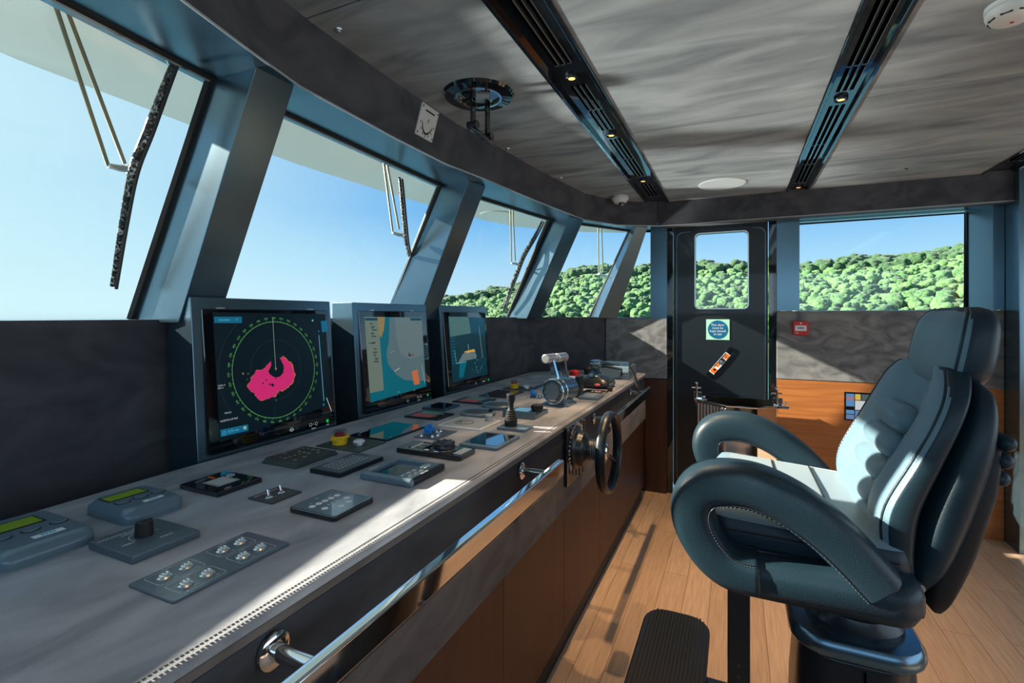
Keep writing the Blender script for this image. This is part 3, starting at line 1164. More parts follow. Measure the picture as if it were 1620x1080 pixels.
S.text('NORTH UP RM', S.p(362, 664), .0085, 'white')
S.line((504, 530), (512, 634), 'cyan', .0022)
S.poly([(507, 508), (517, 507), (518, 524), (509, 526)], 'blue')
S.disc(S.p(511.5, 640), .005, 'blue')
S.disc(S.p(503.5, 524), .004, 'blue')
S.disc(S.p(494, 507), .004, 'cyan')
S.line((516, 629), (524, 650), 'white', .0028)
S.circ(S.p(461, 679.5), .0062, 'white', .0012, 20)
S.line((457.5, 680.5), (464.5, 679), 'white', .0018)
S.circ(S.p(491, 672), .0055, 'white', .0010, 20)
S.circ(S.p(500, 670), .0055, 'white', .0010, 20)
S.text('+', S.p(495.5, 671), .009, 'white')
S.text('BRIGHT', S.p(496, 677.5), .006, 'white')
S.disc(S.p(517.5, 665.5), .0062, 'greenled')
S.text('PWR', S.p(518, 671.5), .006, 'white')
S.done(s)
g = G(T)
for y in (-.18, .17):
    g.box(y - .012, y + .012, .4478, .4515, .0, .004)
g.obj('clip', M['steel'], r)

# middle: the chart
r, s, T, yc = monitor('middle monitor showing a grey and teal sea chart', 1.575, 2.108, '')
S = Scr(yc, T, ['teal', 'grey', 'grey2', 'beige', 'sand', 'ink', 'deep', 'white', 'pinko', 'greenled', 'cyan', 'pink', 'line', 'redimg'])
S.poly([(576, 501), (667, 502), (674, 611), (586, 637)], 'teal')
S.poly([(576, 501), (602, 501.5), (600, 528), (606, 600), (607, 617), (585, 622)], 'beige')
S.poly([(597, 501), (609, 501.5), (607, 522), (603, 534), (600, 530)], 'sand')
S.poly([(616, 502), (667, 502), (673, 602), (655, 602), (640, 601), (626, 592), (614, 576), (611, 560), (615, 540)], 'grey')
S.poly([(624, 502), (667, 502), (670, 560), (650, 568), (634, 561), (627, 535)], 'grey2')
S.poly([(586, 626), (606, 620), (640, 612), (674, 605), (674.5, 611), (586, 637)], 'teal')
S.poly([(577, 503), (597, 503), (597, 507), (577, 507)], 'deep')
S.poly([(649, 503), (666, 503), (666.5, 507), (649, 507)], 'deep')
for k in range(13):
    v = 512 + k * 5
    if k in (5, 7):
        continue
    u0 = 585 + k * .5 + (k % 3)
    S.line((u0, v), (u0 + 4 + (k * 7 % 5), v), 'ink', .004)
    if k % 2:
        S.line((u0 + 1, v + 2.2), (u0 + 5, v + 2.2), 'ink', .0025)
S.line((583, 543), (592, 543), 'ink', .003)
S.poly([(646, 557), (650, 562), (655, 559.5), (654, 561.5), (646.5, 564)], 'redimg')
S.poly([(651, 588), (660, 584), (664, 607), (655, 609)], 'pinko')
S.line((667, 577), (672, 606), 'white', .002)
S.line((624, 587), (632, 582), 'white', .003)
for u, v in ((618, 557), (622, 556), (630, 620), (655, 617)):
    S.disc(S.p(u, v), .0025, 'white', 10)
S.line((660, 511), (661, 511), 'ink', .006)
S.circ(S.p(645, 634), .005, 'white', .001, 16)
S.circ(S.p(661, 628), .005, 'white', .001, 16)
S.circ(S.p(665.5, 627), .005, 'white', .001, 16)
S.text('BRIGHT', S.p(663, 632.5), .006, 'white')
S.disc(S.p(676.5, 624.5), .006, 'greenled')
S.done(s)
g = G(T)
for y in (-.15, .14):
    g.box(y - .011, y + .011, .4478, .4515, .0, .004)
g.obj('clip', M['steel'], r)

# far: sonar / deck picture
r, s, T, yc = monitor('far monitor showing a dark blue sonar picture', 2.228, 2.765, '')
S = Scr(yc, T, ['deeper', 'deep', 'sonar', 'grey', 'cyan', 'line', 'white', 'greenled', 'teal', 'amber', 'grey2'])
S.poly([(709, 500), (766.5, 503), (771, 592), (716, 605)], 'deeper')
S.poly([(709.5, 501), (741, 501), (745, 527), (712, 533)], 'sonar')
S.poly([(742, 502), (766.5, 503), (768, 530), (745, 527)], 'deep')
for k in range(9):
    v = 535 + k * 5
    S.line((712 + k * .35, v), (719 + k * .35, v - .6), 'teal', .004)
S.poly([(725, 573), (732, 560), (736, 556), (750, 555), (754, 562), (753, 567), (738, 570), (726, 574)], 'grey2')
S.poly([(734, 556), (750, 552), (752, 556), (737, 558)], 'amber')
S.line((740.5, 544), (741.5, 560), 'white', .003)
S.line((719, 554), (722, 575), 'cyan', .003)
S.line((722, 575), (738, 572), 'cyan', .003)
S.poly([(727, 575), (738, 573), (733, 596), (726, 598)], 'teal')
random.seed(5)
for k in range(60):
    u, v = random.uniform(745, 769), random.uniform(566, 590)
    S.disc(S.p(u, v - (u - 745) * .1), random.uniform(.002, .006), random.choice(['sonar', 'teal', 'deep', 'grey']), 7)
for k in range(40):
    S.disc(S.p(random.uniform(711, 743), random.uniform(503, 526)), random.uniform(.003, .008), random.choice(['sonar', 'grey', 'grey2']), 6)
S.line((757, 516), (763, 566), 'line', .003)
S.circ(S.p(752.5, 606), .005, 'white', .001, 14)
S.text('BRIGHT', S.p(765, 603), .010, 'white')
S.disc(S.p(772.5, 600.5), .006, 'greenled')
S.done(s)

# ================================================================== DESK DEVICES
def local_plate(name, label, cat, x0, x1, y0, y1, group=None):
    return thing(name, label, cat, ((x0 + x1) / 2, (y0 + y1) / 2, DZ), 0, group), (x1 - x0) / 2, (y1 - y0) / 2


LT = frame((0, 0, 0), (0, 1, 0), (-1, 0, 0))     # local lettering frame


def ltxt(g, s, x, y, z, size, m=0, align='CENTER'):
    g.text(s, size, frame((x, y, z), (0, 1, 0), (-1, 0, 0)), m, align)


# two green lcd controllers
def lcd_box(label, x0, x1, y0, y1):
    t, a, b = local_plate('display_controller', label, 'controller', x0, x1, y0, y1)
    g = G()
    lo = rrect(-a, a, -b, b, .022)
    mid = rrect(-a, a, -b, b, .022)
    hi = rrect(-a + .016, a - .014, -b + .010, b - .010, .018)
    g.loft([[Vector((*p, 0)) for p in lo], [Vector((*p, .012)) for p in mid], [Vector((p[0] * .985, p[1] * .985, .022)) for p in mid], [Vector((*p, .0362)) for p in hi]])
    t.scale = (1, 1, .86)
    g.obj('case', M['grey'], t, smooth=50)
    g = G()
    g.box(-a * .62, -a * .08, -b * .78, b * .52, .0362, .0372, 0, bev=.0004, seg=1)
    g.box(-a * .56, -a * .14, -b * .72, b * .46, .0373, .0378, 1)
    g.obj('lcd_window', [M['gloss'], M['lcd']], t, label='green lit display')
    for y, s_ in ((-b * .55, '+'), (b * .02, '-'), (b * .62, 'M')):
        g = G()
        g.lathe([(.0125, .0352), (.0125, .0385), (.010, .0395)], (a * .18, y, 0), n=24)
        o = g.obj('button', M['grey'], t)
        g = G()
        g.ring((a * .18, y, .0366), (0, 0, 1), .0132, .0012, 24, 6)
        g.obj('button_ring', M['matte'], o)
    g = G()
    g.box(a * .55, a * .70, -b * .2, b * .45, .0362, .0367, 0)
    [g.box(a * .58, a * .67, b * (-.02 + k * .08), b * (.03 + k * .08), .0368, .0370, 1) for k in range(4)]
    g.obj('badge', [M['paint'], mat('badge blue', (.05, .35, .55), .5)], t, smooth=0)


lcd_box('grey controller box with green display, nearest and cut by the left edge', -1.300, -1.095, .380, .518)
lcd_box('grey controller box with green display, second from the left edge', -1.272, -1.112, .571, .690)

# dimmer
t, a, b = local_plate('dimmer_panel', 'black raised panel with one large round dimmer knob', 'dimmer', -1.072, -.935, .489, .606)
G().box(-a, a, -b, b, 0, .014, 0, bev=.002).obj('plate', M['panel'], t)
g = G()
g.lathe([(.0150, .014), (.0138, .038), (.0125, .040)], (-.005, .0, 0), n=28)
g.box(-.008, -.002, -.002, .014, .038, .042, 0, bev=.001, seg=1)
g.obj('knob', M['matte'], t)
g = G()
ltxt(g, 'CONSOLE LIGHTS', -.047, -.012, .0143, .0105)
ltxt(g, 'DIMMER', -.036, -.005, .0143, .0095)
ltxt(g, 'MIN', .010, -.034, .0143, .0105)
ltxt(g, 'MAX', .034, .018, .0143, .0105)
g.lathe([(.0012, 0), (.0012, .0005)], (-.008, .024, .0143), n=8)
for k in range(9):
    a0, a1 = radians(200 + k * 11), radians(212 + k * 11)
    R1, R2 = .0225, .0235
    g.face([(-.005 - R1 * sin(a0 - pi / 2), R1 * cos(a0 - pi / 2), .0143), (-.005 - R2 * sin(a0 - pi / 2), R2 * cos(a0 - pi / 2), .0143), (-.005 - R2 * sin(a1 - pi / 2), R2 * cos(a1 - pi / 2), .0143), (-.005 - R1 * sin(a1 - pi / 2), R1 * cos(a1 - pi / 2), .0143)])
g.obj('lettering', M['paint'], t, smooth=0)


def outline(g, x0, x1, y0, y1, r, w, z, m=0):
    o_ = rrect(x0, x1, y0, y1, r, 4)
    i_ = rrect(x0 + w, x1 - w, y0 + w, y1 - w, max(r - w, .0005), 4)
    n_ = len(o_)
    for k in range(n_):
        g.face([(*o_[k], z), (*o_[(k + 1) % n_], z), (*i_[(k + 1) % n_], z), (*i_[k], z)], m)


# plate with eight chrome switches
t, a, b = local_plate('switch_panel', 'long blue grey plate with eight chrome toggle buttons in the foreground', 'switch panel', -.868, -.752, .447, .655)
g = G()
g.prism(rrect(-a, a, -b, b, .005, 3), 0, .004, 0, bev=.0008, seg=1)
g.obj('plate', M['panel'], t)
for xc in (-.0275, .0255):
    for y0, y1 in ((-.086, -.012), (.014, .084)):
        g = G()
        outline(g, xc - .0235, xc + .0235, y0, y1, .007, .0008, .00425)
        g.obj('printed_outline', M['paint'], t, smooth=0)
g = G()
for xc in (-.0275, .0255):
    for y0, y1 in ((-.086, -.012), (.014, .084)):
        ltxt(g, 'PORT' if y0 < 0 else 'STBD', xc - .0235, (y0 + y1) / 2, .0045, .0055)
for xc in (-.0275, .0255):
    for yy in (-.066, -.032, .032, .066):
        ltxt(g, 'ON', xc + .0165, yy + .007, .0045, .0045)
g.obj('lettering', M['paint'], t, smooth=0)
for xc in (-.0275, .0255):
    for yy in (-.066, -.032, .032, .066):
        g = G()
        g.lathe([(.0118, .004), (.0118, .0050), (.0095, .0066), (.0085, .0085), (.0055, .0098)], (xc, yy, 0), n=24)
        g.box(xc - .003, xc + .003, yy - .0055, yy - .0010, .0085, .0120, 0, bev=.0012)
        g.box(xc - .003, xc + .003, yy + .0010, yy + .0055, .0085, .0120, 0, bev=.0012)
        g.obj('toggle_button', M['steel'], t)

# black display with a small picture
t, a, b = local_plate('alarm_monitor', 'black glossy raised panel with small dark display beside the first monitor', 'display', -1.24, -1.10, .752, .871)
G().box(-a, a, -b, b, 0, .012, 0, bev=.0015).obj('plate', M['gloss'], t)
g = G()
g.box(-.028, .034, -.032, .026, .0121, .0125, 0)
for k in range(5):
    g.box(-.022 + k * .011, -.015 + k * .011, -.026, .020, .0126, .0128, 1)
g.obj('screen', [emis('d grey', (.06, .08, .09)), emis('d lt', (.12, .16, .18))], t, smooth=0)
g = G()
g.ring((-.02, .038, .0122), (0, 0, 1), .009, .0010, 20, 6)
g.obj('ring_mark', M['paint'], t, smooth=0)
g = G()
ltxt(g, 'ALARM', -.02, .038, .0125, .005)
ltxt(g, 'NAVIGATION', -.048, -.018, .0124, .006)
g.obj('lettering', M['paint'], t, smooth=0)
g = G()
g.box(-.058, -.046, .002, .009, .0121, .0128)
g.box(-.044, -.036, .002, .008, .0121, .0128)
g.obj('orange_symbol', M['orange'], t, smooth=0)

# two-switch plate
t, a, b = local_plate('switch_panel', 'small dark grey plate with two chrome toggles', 'switch panel', -1.030, -.948, .776, .861)
G().prism(rrect(-a, a, -b, b, .003, 3), 0, .003, 0, bev=.0006, seg=1).obj('plate', M['panelgreen'], t)
g = G()
g.box(-.030, -.0285, -b * .8, b * .7, .0031, .0035)
ltxt(g, 'LIGHTS', -.025, 0, .0035, .005)
ltxt(g, 'ON', .012, -.01, .0035, .005)
ltxt(g, 'ON', .012, .028, .0035, .005)
g.obj('lettering', M['paint'], t, smooth=0)
for yy in (-.018, .016):
    g = G()
    g.lathe([(.0095, .003), (.0085, .0045), (.005, .0055), (.005, .008)], (0, yy, 0), n=20)
    g.cyl((0, yy, .006), (-.006, yy + .002, .018), .0028, .0042, 12)
    g.obj('toggle', M['chrome'], t)

# touch keypad with white buttons
t, a, b = local_plate('keypad', 'rounded blue grey touch keypad with nine white round buttons', 'keypad', -.880, -.748, .760, .884)
G().prism(rrect(-a, a, -b, b, .010), 0, .012, 0, bev=.003, seg=3).obj('case', M['gloss'], t)
g = G()
g.prism(rrect(-a + .006, a - .006, -b + .006, b - .006, .006), .0121, .0128)
g.obj('face_plate', mat('keypad face', (.13, .20, .25), .25, coat=.4), t)
g = G()
outline(g, -a + .004, a - .004, -b + .004, b - .004, .008, .0009, .0129)
g.obj('edge_line', M['steel'], t, smooth=0)
for (x, y) in [(-.018, -.040), (-.018, -.022), (-.018, -.004), (-.018, .014), (-.018, .032), (.014, -.036), (.012, .030), (.036, -.012), (.034, .014)]:
    g = G()
    g.lathe([(.0072, .0128), (.0072, .0134)], (x, y, 0), n=20)
    g.obj('button', M['white'], t)
g = G()
for k in range(5):
    g.box(.002, .010, -.018 + k * .008, -.0165 + k * .008, .0129, .0132)
ltxt(g, 'AIS', -.046, 0, .0132, .006)
ltxt(g, 'TEST', -.032, -.03, .0132, .0045)
ltxt(g, 'BUZZER', -.032, .025, .0132, .0045)
g.obj('lettering', M['paint'], t, smooth=0)

# membrane keypad
t, a, b = local_plate('keypad', 'dark green grey membrane keypad with chamfered ends below the first monitor', 'keypad', -1.245, -1.108, .980, 1.145)
g = G()
g.prism([(-a, -b), (a, -b), (a, b), (-a, b)], 0, .014, 0, bev=.0015, top=[(-a + .004, -b + .016), (a - .004, -b + .016), (a - .004, b - .012), (-a + .004, b - .012)])
g.obj('case', M['panelgreen'], t)
g = G()
random.seed(2)
for i in range(5):
    for j in range(7):
        x, y = -.044 + i * .020, -.052 + j * .017
        if random.random() < .6:
            s_ = random.choice([.003, .005])
            g.box(x - s_, x + s_ * .6, y - s_ * .9, y + s_, .0142, .0147, random.choice([0, 0, 1]))
g.box(-.052, -.051, -.05, .05, .0141, .0144, 0)
ltxt(g, 'SOUND SIGNAL', -.058, 0, .0145, .006)
ltxt(g, 'AUTO', .05, -.045, .0145, .006)
g.obj('key_symbols', [M['greylt'], mat('key amber', (.45, .45, .18), .5)], t, smooth=0)

t, a, b = local_plate('keypad', 'flat grey keypad with rows of fine pale symbols in the middle of the desk', 'keypad', -1.048, -.942, .976, 1.150)
G().box(-a, a, -b, b, 0, .012, 0, bev=.0012).obj('case', M['frame_dark'], t)
G().box(-a + .004, a - .004, -b + .005, b - .005, .0121, .0126).obj('membrane', mat('membrane grey', (.11, .13, .14), .35, coat=.2), t)
g = G()
for i in range(4):
    for j in range(9):
        x, y = -.030 + i * .017, -.056 + j * .0135
        outline(g, x - .005, x + .005, y - .0045, y + .0045, .0015, .0009, .0128, 1 if (i, j) in ((0, 7), (0, 6)) else 0)
        g.box(x - .002, x + .002, y - .002, y + .002, .0127, .0129, 0)
ltxt(g, 'NAVIGATION LIGHTS', -.044, 0, .0129, .006)
g.obj('key_symbols', [M['paint'], M['red']], t, smooth=0)

# vhf style unit with screen
t, a, b = local_plate('vhf_radio', 'blue grey console unit with a sunken dark screen and oval silver keys', 'radio', -.890, -.726, .990, 1.148)
g = G()
g.box(-a, a, -b, -b + .020, 0, .020, 0, bev=.006, seg=3)
g.box(-a, a, b - .016, b, 0, .018, 0, bev=.004)
g.box(-a, -a + .020, -b + .010, b - .008, 0, .017, 0, bev=.003)
g.box(.022, a - .008, -b + .010, b - .008, 0, .016, 0, bev=.002)
g.box(-a + .002, a - .002, -b + .004, b - .004, 0, .008, 0)
g.obj('case', M['grey'], t)
g = G()
g.box(a - .016, a, -b + .006, b - .002, 0, .020, 0, bev=.006, seg=3)
g.obj('front_edge', M['frame_dark'], t)
g = G()
g.box(-a + .020, .022, -b + .020, b - .045, .008, .0095)
g.obj('screen', M['glassblack'], t)
for (x, y, rx, ry) in [(.034, -.045, .006, .009), (.034, -.022, .006, .009), (.034, .001, .006, .009), (.052, -.040, .006, .009), (.052, -.016, .006, .009), (.052, .008, .006, .009), (.040, .043, .011, .020)]:
    g = G()
    g.sphere((x, y, .016), 1, 0, 2, (rx, ry, .003))
    g.obj('key', M['steel'], t)
g = G()
ltxt(g, 'DSC VHF', a - .008, -.01, .0203, .008)
g.box(-a + .006, -a + .008, -.05, -.01, .0171, .0174)
g.obj('lettering', M['paint'], t, smooth=0)


# emergency stops
def estop(label, x, y, sx, sy, plate=True, mush=True, sc=1.0):
    t = thing('emergency_stop', label, 'emergency button', (x, y, DZ))
    if plate:
        g = G()
        g.prism(rrect(-.055, .125, -.052, .082, .003, 2), 0, .003, 0, bev=.0006, seg=1)
        g.obj('plate', M['panelgreen'], t)
        g = G()
        ltxt(g, 'EMERGENCY STOP', .06, .02, .0033, .006)
        g.obj('lettering', M['paint'], t, smooth=0)
    g = G()
    g.lathe([(.0, .003), (.024, .003), (.0245, .028), (.021, .030), (.0, .030)], (0, 0, 0), n=32)
    g.box(-.010, .010, .018, .035, .016, .030, 0, bev=.003)
    g.box(-.010, .010, -.034, -.020, .018, .028, 0, bev=.003)
    g.ring((0, 0, .027), (0, 0, 1), .0258, .0032, 32, 8)
    g.obj('collar', M['yellow'], t)
    g = G()
    g.lathe([(.014, .024), (.018, .030), (.018, .036), (.012, .041)], n=28)
    g.obj('button', M['darkred'], t)
    g = G()
    g.lathe([(.0215, .024), (.0215, .046), (.0200, .048), (.0, .048)], n=32, caps=False)
    g.lathe([(.0200, .024), (.0200, .0465), (.0, .0465)], n=32, caps=False)
    g.obj('clear_guard', M['clear'], t)
    if mush:
        g = G()
        g.lathe([(.018, .003), (.019, .006), (.018, .014)], (.072, .010, 0), n=28)
        m_ = g.obj('round_button', M['steel'], t)
        g = G()
        g.lathe([(.018, .014), (.0195, .016), (.015, .021), (.006, .023)], (.072, .010, 0), n=28)
        g.obj('button_cap', M['white'], m_)
    return t


estop('yellow emergency stop with clear cap below the first monitor', -1.188, 1.232, 0, 0)
estop('yellow emergency stop with clear cap, the farther one near the last monitor', -1.176, 2.60, 0, 0)

# black touch screen
t, a, b = local_plate('touchscreen', 'dark glass touch screen lying below the middle monitor', 'screen', -1.235, -1.070, 1.325, 1.565)
G().prism(rrect(-a, a, -b, b, .006, 3), 0, .006, 0, bev=.001).obj('bezel', M['frame_dark'], t)
G().box(-a + .004, a - .004, -b + .004, b - .004, .0061, .0066).obj('glass', M['glassblack'], t)
g = G()
g.box(-a + .010, -a + .015, -.08, -.035, .0067, .0070)
g.box(a - .014, a - .010, -.09, -.082, .0067, .0070)
g.obj('lettering', M['paint'], t, smooth=0)

# jog wheel panel
t, a, b = local_plate('jog_panel', 'long black panel with a big ribbed round jog wheel', 'control panel', -.962, -.730, 1.232, 1.328)
G().prism(rrect(-a, a, -b, b, .008), 0, .016, 0, bev=.002).obj('case', M['gloss'], t)
g = G()
g.lathe([(.041, .016), (.041, .020), (.034, .022), (.034, .026), (.030, .036), (.026, .038), (.024, .036), (.010, .037)], (.030, .0, 0), n=40)
k_ = g.obj('jog_wheel', M['frame_dark'], t)
g = G()
for k in range(9):
    an = 2 * pi * k / 9
    g.sphere((.030 + .029 * cos(an), .029 * sin(an), .034), .006, 0, 2)
g.obj('finger_ridge', M['gloss'], k_)
G().ring((.030, 0, .018), (0, 0, 1), .0415, .0016, 40, 6).obj('steel_ring', M['chrome'], t)
g = G()
for (x0, x1, y0, y1, m_) in [(-.060, -.032, -.020, .0, 0), (-.060, -.032, .005, .034, 0), (-.070, -.064, -.030, .030, 1), (-.020, -.004, -.036, -.026, 1), (.082, .110, -.034, .034, 2)]:
    g.box(x0, x1, y0, y1, .0161, .0170, m_)
g.box(-.058, -.045, -.018, -.002, .0171, .0174, 3)
ltxt(g, 'MENU', -.052, .02, .0174, .008, 1)
g.obj('key_block', [M['grey'], M['paint'], M['greylt'], mat('key brown', (.35, .2, .17), .4)], t, smooth=0)

# tablet-like screen
t, a, b = local_plate('touchscreen', 'grey framed glass screen near the desk edge reflecting the sky', 'screen', -.822, -.680, 1.374, 1.560)
G().prism(rrect(-a, a, -b, b, .012), 0, .010, 0, bev=.003).obj('bezel', M['grey'], t)
G().box(-a + .012, a - .012, -b + .020, b - .020, .0101, .0108).obj('glass', M['glassblack'], t)

# blue switch guards on plates
for (lab, x0, x1, y0, y1) in (('steel plate with two blue capped switches in the middle of the desk', -1.023, -.928, 1.408, 1.545),
                              ('small steel plate with a blue capped switch left of the throttle', -.985, -.905, 2.33, 2.44)):
    t, a, b = local_plate('switch_panel', lab, 'switch panel', x0, x1, y0, y1)
    G().prism(rrect(-a, a, -b, b, .003, 2), 0, .003, 0, bev=.0006, seg=1).obj('plate', M['panel'], t)
    for (x, y) in ((-.012, -.030), (-.018, .0)):
        g = G()
        g.box(x - .012, x + .012, y - .010, y + .010, .010, .026, 0, bev=.003)
        g.box(x - .012, x - .002, y - .010, y + .010, .022, .036, 0, bev=.003)
        g.obj('switch_guard', M['blue'], t)
    for (x, y) in ((.012, -.040), (.02, -.018), (.012, .0), (-.015, .028), (-.005, .040), (-.03, -.045)):
        g = G()
        g.lathe([(.007, .003), (.006, .008), (.003, .011)], (x, y, 0), n=16)
        g.obj('bolt', M['chrome'], t)

# joystick
t, a, b = local_plate('joystick', 'black bellows joystick on a small blue grey plate', 'joystick', -.812, -.697, 1.632, 1.722)
G().prism(rrect(-a, a, -b, b, .006, 3), 0, .010, 0, bev=.001).obj('plate', M['grey'], t)
g = G()
pr = [(.024, .010), (.024, .030)]
for k in range(5):
    z = .032 + k * .008
    r_ = .0235 - k * .0022
    pr += [(r_, z), (r_ + .0015, z + .003), (r_ - .002, z + .006)]
pr += [(.010, .078), (.009, .088), (.016, .110), (.0165, .128), (.014, .131)]
g.lathe(pr, (-.018, .0, 0), n=32)
g.obj('stick', M['matte'], t)

# white instrument plate
t, a, b = local_plate('white_panel', 'square pale panel with a round emblem and a small grey knob', 'control panel', -1.042, -.855, 1.588, 1.767)
G().box(-a, a, -b, b, 0, .006, 0, bev=.0012).obj('frame', M['white'], t)
G().box(-a + .010, a - .010, -b + .010, b - .010, .0061, .0066).obj('face', M['greylt'], t)
g = G()
g.ring((-.02, -.01, .0068), (0, 0, 1), .036, .0012, 40, 4)
ltxt(g, 'BOW', -.032, -.01, .0070, .011)
ltxt(g, 'THRUST', -.012, -.01, .0070, .011)
for k in range(3):
    g.box(-.046 + k * .004, -.044 + k * .004, -.03 + k * .004, .01 - k * .004, .0067, .0070)
g.obj('emblem', M['matte'], t, smooth=0)
G().lathe([(.016, .0066), (.015, .030), (.013, .032)], (.055, .055, 0), n=24).obj('knob', M['greylt'], t)

# red and green pads
for lab, x0, x1, y0, y1 in (('red and green button pad, the nearer one below the middle monitor', -1.262, -1.098, 1.674, 1.803),
                            ('red and green button pad, the farther one below the gap of the monitors', -1.265, -1.096, 2.058, 2.204)):
    t, a, b = local_plate('button_pad', lab, 'button pad', x0, x1, y0, y1)
    G().box(-a, a, -b, b, 0, .007, 0, bev=.001).obj('case', M['frame_dark'], t)
    g = G()
    g.box(-a * .72, a * .45, -b * .80, b * .04, .0071, .0078)
    g.obj('red_field', M['redsoft'], t, smooth=0)
    g = G()
    g.box(-a * .72, a * .45, b * .10, b * .80, .0071, .0078)
    g.obj('green_field', M['green'], t, smooth=0)
    g = G()
    ltxt(g, 'PORT', a * .6, -b * .4, .0075, .012)
    ltxt(g, 'STBD', a * .6, b * .4, .0075, .012)
    g.obj('lettering', M['paint'], t, smooth=0)

t, a, b = local_plate('depth_monitor', 'small black raised display between the two red and green pads', 'display', -1.292, -1.175, 1.843, 1.980)
G().box(-a, a, -b, b, 0, .012, 0, bev=.002).obj('case', M['frame'], t)
G().box(-a + .008, a - .008, -b + .008, b - .008, .0121, .0126).obj('glass', M['glassblack'], t)

# two round instruments
for lab, y in (('round grey ring instrument, the nearer of the two on the desk', 1.845), ('round grey ring instrument, the farther of the two on the desk', 2.035)):
    t = thing('round_instrument', lab, 'instrument', (-1.005, y, DZ))
    g = G()
    g.lathe([(.072, 0), (.076, .006), (.076, .013), (.070, .018), (.060, .016), (.058, .011)], n=48)
    g.obj('ring', M['grey'], t)
    g = G()
    g.lathe([(.058, .0112), (.058, .0125)], n=40)
    g.obj('face', M['panelgreen'], t)
    g = G()
    g.lathe([(.010, .012), (.010, .024)], (.048, .030, 0), n=20)
    g.obj('knob', M['matte'], t)

# dark screen near the far end
t, a, b = local_plate('touchscreen', 'black glass screen lying below the far monitor', 'screen', -1.237, -1.068, 2.27, 2.503)
G().prism(rrect(-a, a, -b, b, .004, 3), 0, .004, 0, bev=.001).obj('glass', M['glassblack'], t)

# autopilot unit with knob
t, a, b = local_plate('autopilot_unit', 'dark tray shaped unit with pale display and ribbed knob by the joystick', 'control unit', -.890, -.745, 1.848, 2.008)
g = G()
g.box(-a, a, -b, b, 0, .018, 0, bev=.002)
g.box(-a, a, -b, -b + .012, .016, .030, 0, bev=.002)
g.obj('case', M['frame'], t)
g = G()
g.box(-a + .015, a - .060, -b + .02, b - .02, .0185, .0192, 0)
g.obj('display', emis('pale blue', (.15, .36, .48)), t)
g = G()
g.lathe([(.024, .018), (.023, .044), (.020, .046)], (.045, .015, 0), n=28)
g.obj('knob', M['matte'], t)
g = G()
for k in range(12):
    an = 2 * pi * k / 12
    g.sphere((.045 + .0235 * cos(an), .015 + .0235 * sin(an), .034), .0035, 0, 1, (1, 1, 2.6))
g.obj('knob_ribs', M['matte'], t)

# flat plate beyond
t, a, b = local_plate('control_panel', 'flat teal grey plate beside the farther yellow emergency stop', 'control panel', -1.09, -.975, 2.71, 2.90)
G().box(-a, a, -b, b, 0, .004, 0, bev=.001).obj('plate', M['panel'], t)
t, a, b = local_plate('control_panel', 'flat dark plate at the back of the desk behind the throttle', 'control panel', -1.13, -.93, 3.0, 3.16)
G().box(-a, a, -b, b, 0, .004, 0, bev=.001).obj('plate', M['matte'], t)
g = G()
g.box(-.08, .06, -.05, .05, .0041, .0045)
g.obj('face', M['panelgreen'], t, smooth=0)

# throttle ---------------------------------------------------------------------
t = thing('throttle_control', 'twin lever throttle with chrome levers on a round drum body', 'throttle', (-.765, 2.22, DZ))
g = G()
g.box(-.075, .060, -.055, .075, 0, .010, 0, bev=.003)
g.prism([(-.055, -.05), (.05, -.05), (.05, .07), (-.055, .07)], .010, .035, 0, bev=.004, top=[(-.04, -.045), (.035, -.045), (.035, .065), (-.04, .065)])
g.obj('base', M['grey'], t)
ax = Vector((.22, 1, 0)).normalized()
c0 = Vector((-.012, -.075, .072))
g = G()
g.lathe([(.0, 0), (.052, 0), (.060, .006), (.060, .020), (.056, .024), (.056, .150), (.050, .160)], c0, ax, 44)
g.obj('drum', M['frame'], t)
g = G()
g.lathe([(.038, -.0015), (.046, -.0015), (.046, .0), (.038, .0)], c0, ax, 40, caps=False, closed=True)
g.ring(c0 + ax * .004, ax, .0575, .0028, 40, 8)
g.ring(c0 + ax * .045, ax, .0575, .0022, 40, 8)
g.obj('chrome_trim', M['chrome'], t)
G().lathe([(.037, -.003), (.037, .001)], c0, ax, 36).obj('drum_face', M['grey'], t)
for k, (off, tilt) in enumerate(((.035, -.022), (.115, -.010))):
    base = c0 + ax * off + Vector((0, 0, .045))
    g = G()
    sd = ax * .008
    top_ = base + Vector((tilt, 0, .098))
    g.loft([[base - sd + Vector((-.016, 0, 0)), base + sd + Vector((-.016, 0, 0)), base + sd + Vector((.016, 0, 0)), base - sd + Vector((.016, 0, 0))],
            [top_ - sd + Vector((-.010, 0, 0)), top_ + sd + Vector((-.010, 0, 0)), top_ + sd + Vector((.010, 0, 0)), top_ - sd + Vector((.010, 0, 0))]])
    g.obj('lever', M['chrome'], t)
    g = G()
    hc = top_ + Vector((-.01, 0, .008))
    g.tube([hc - ax * .0395, hc - ax * .037, hc, hc + ax * .037, hc + ax * .0395], [.018, .0215, .0215, .0215, .018], 24)
    g.obj('grip', M['steel'], t)
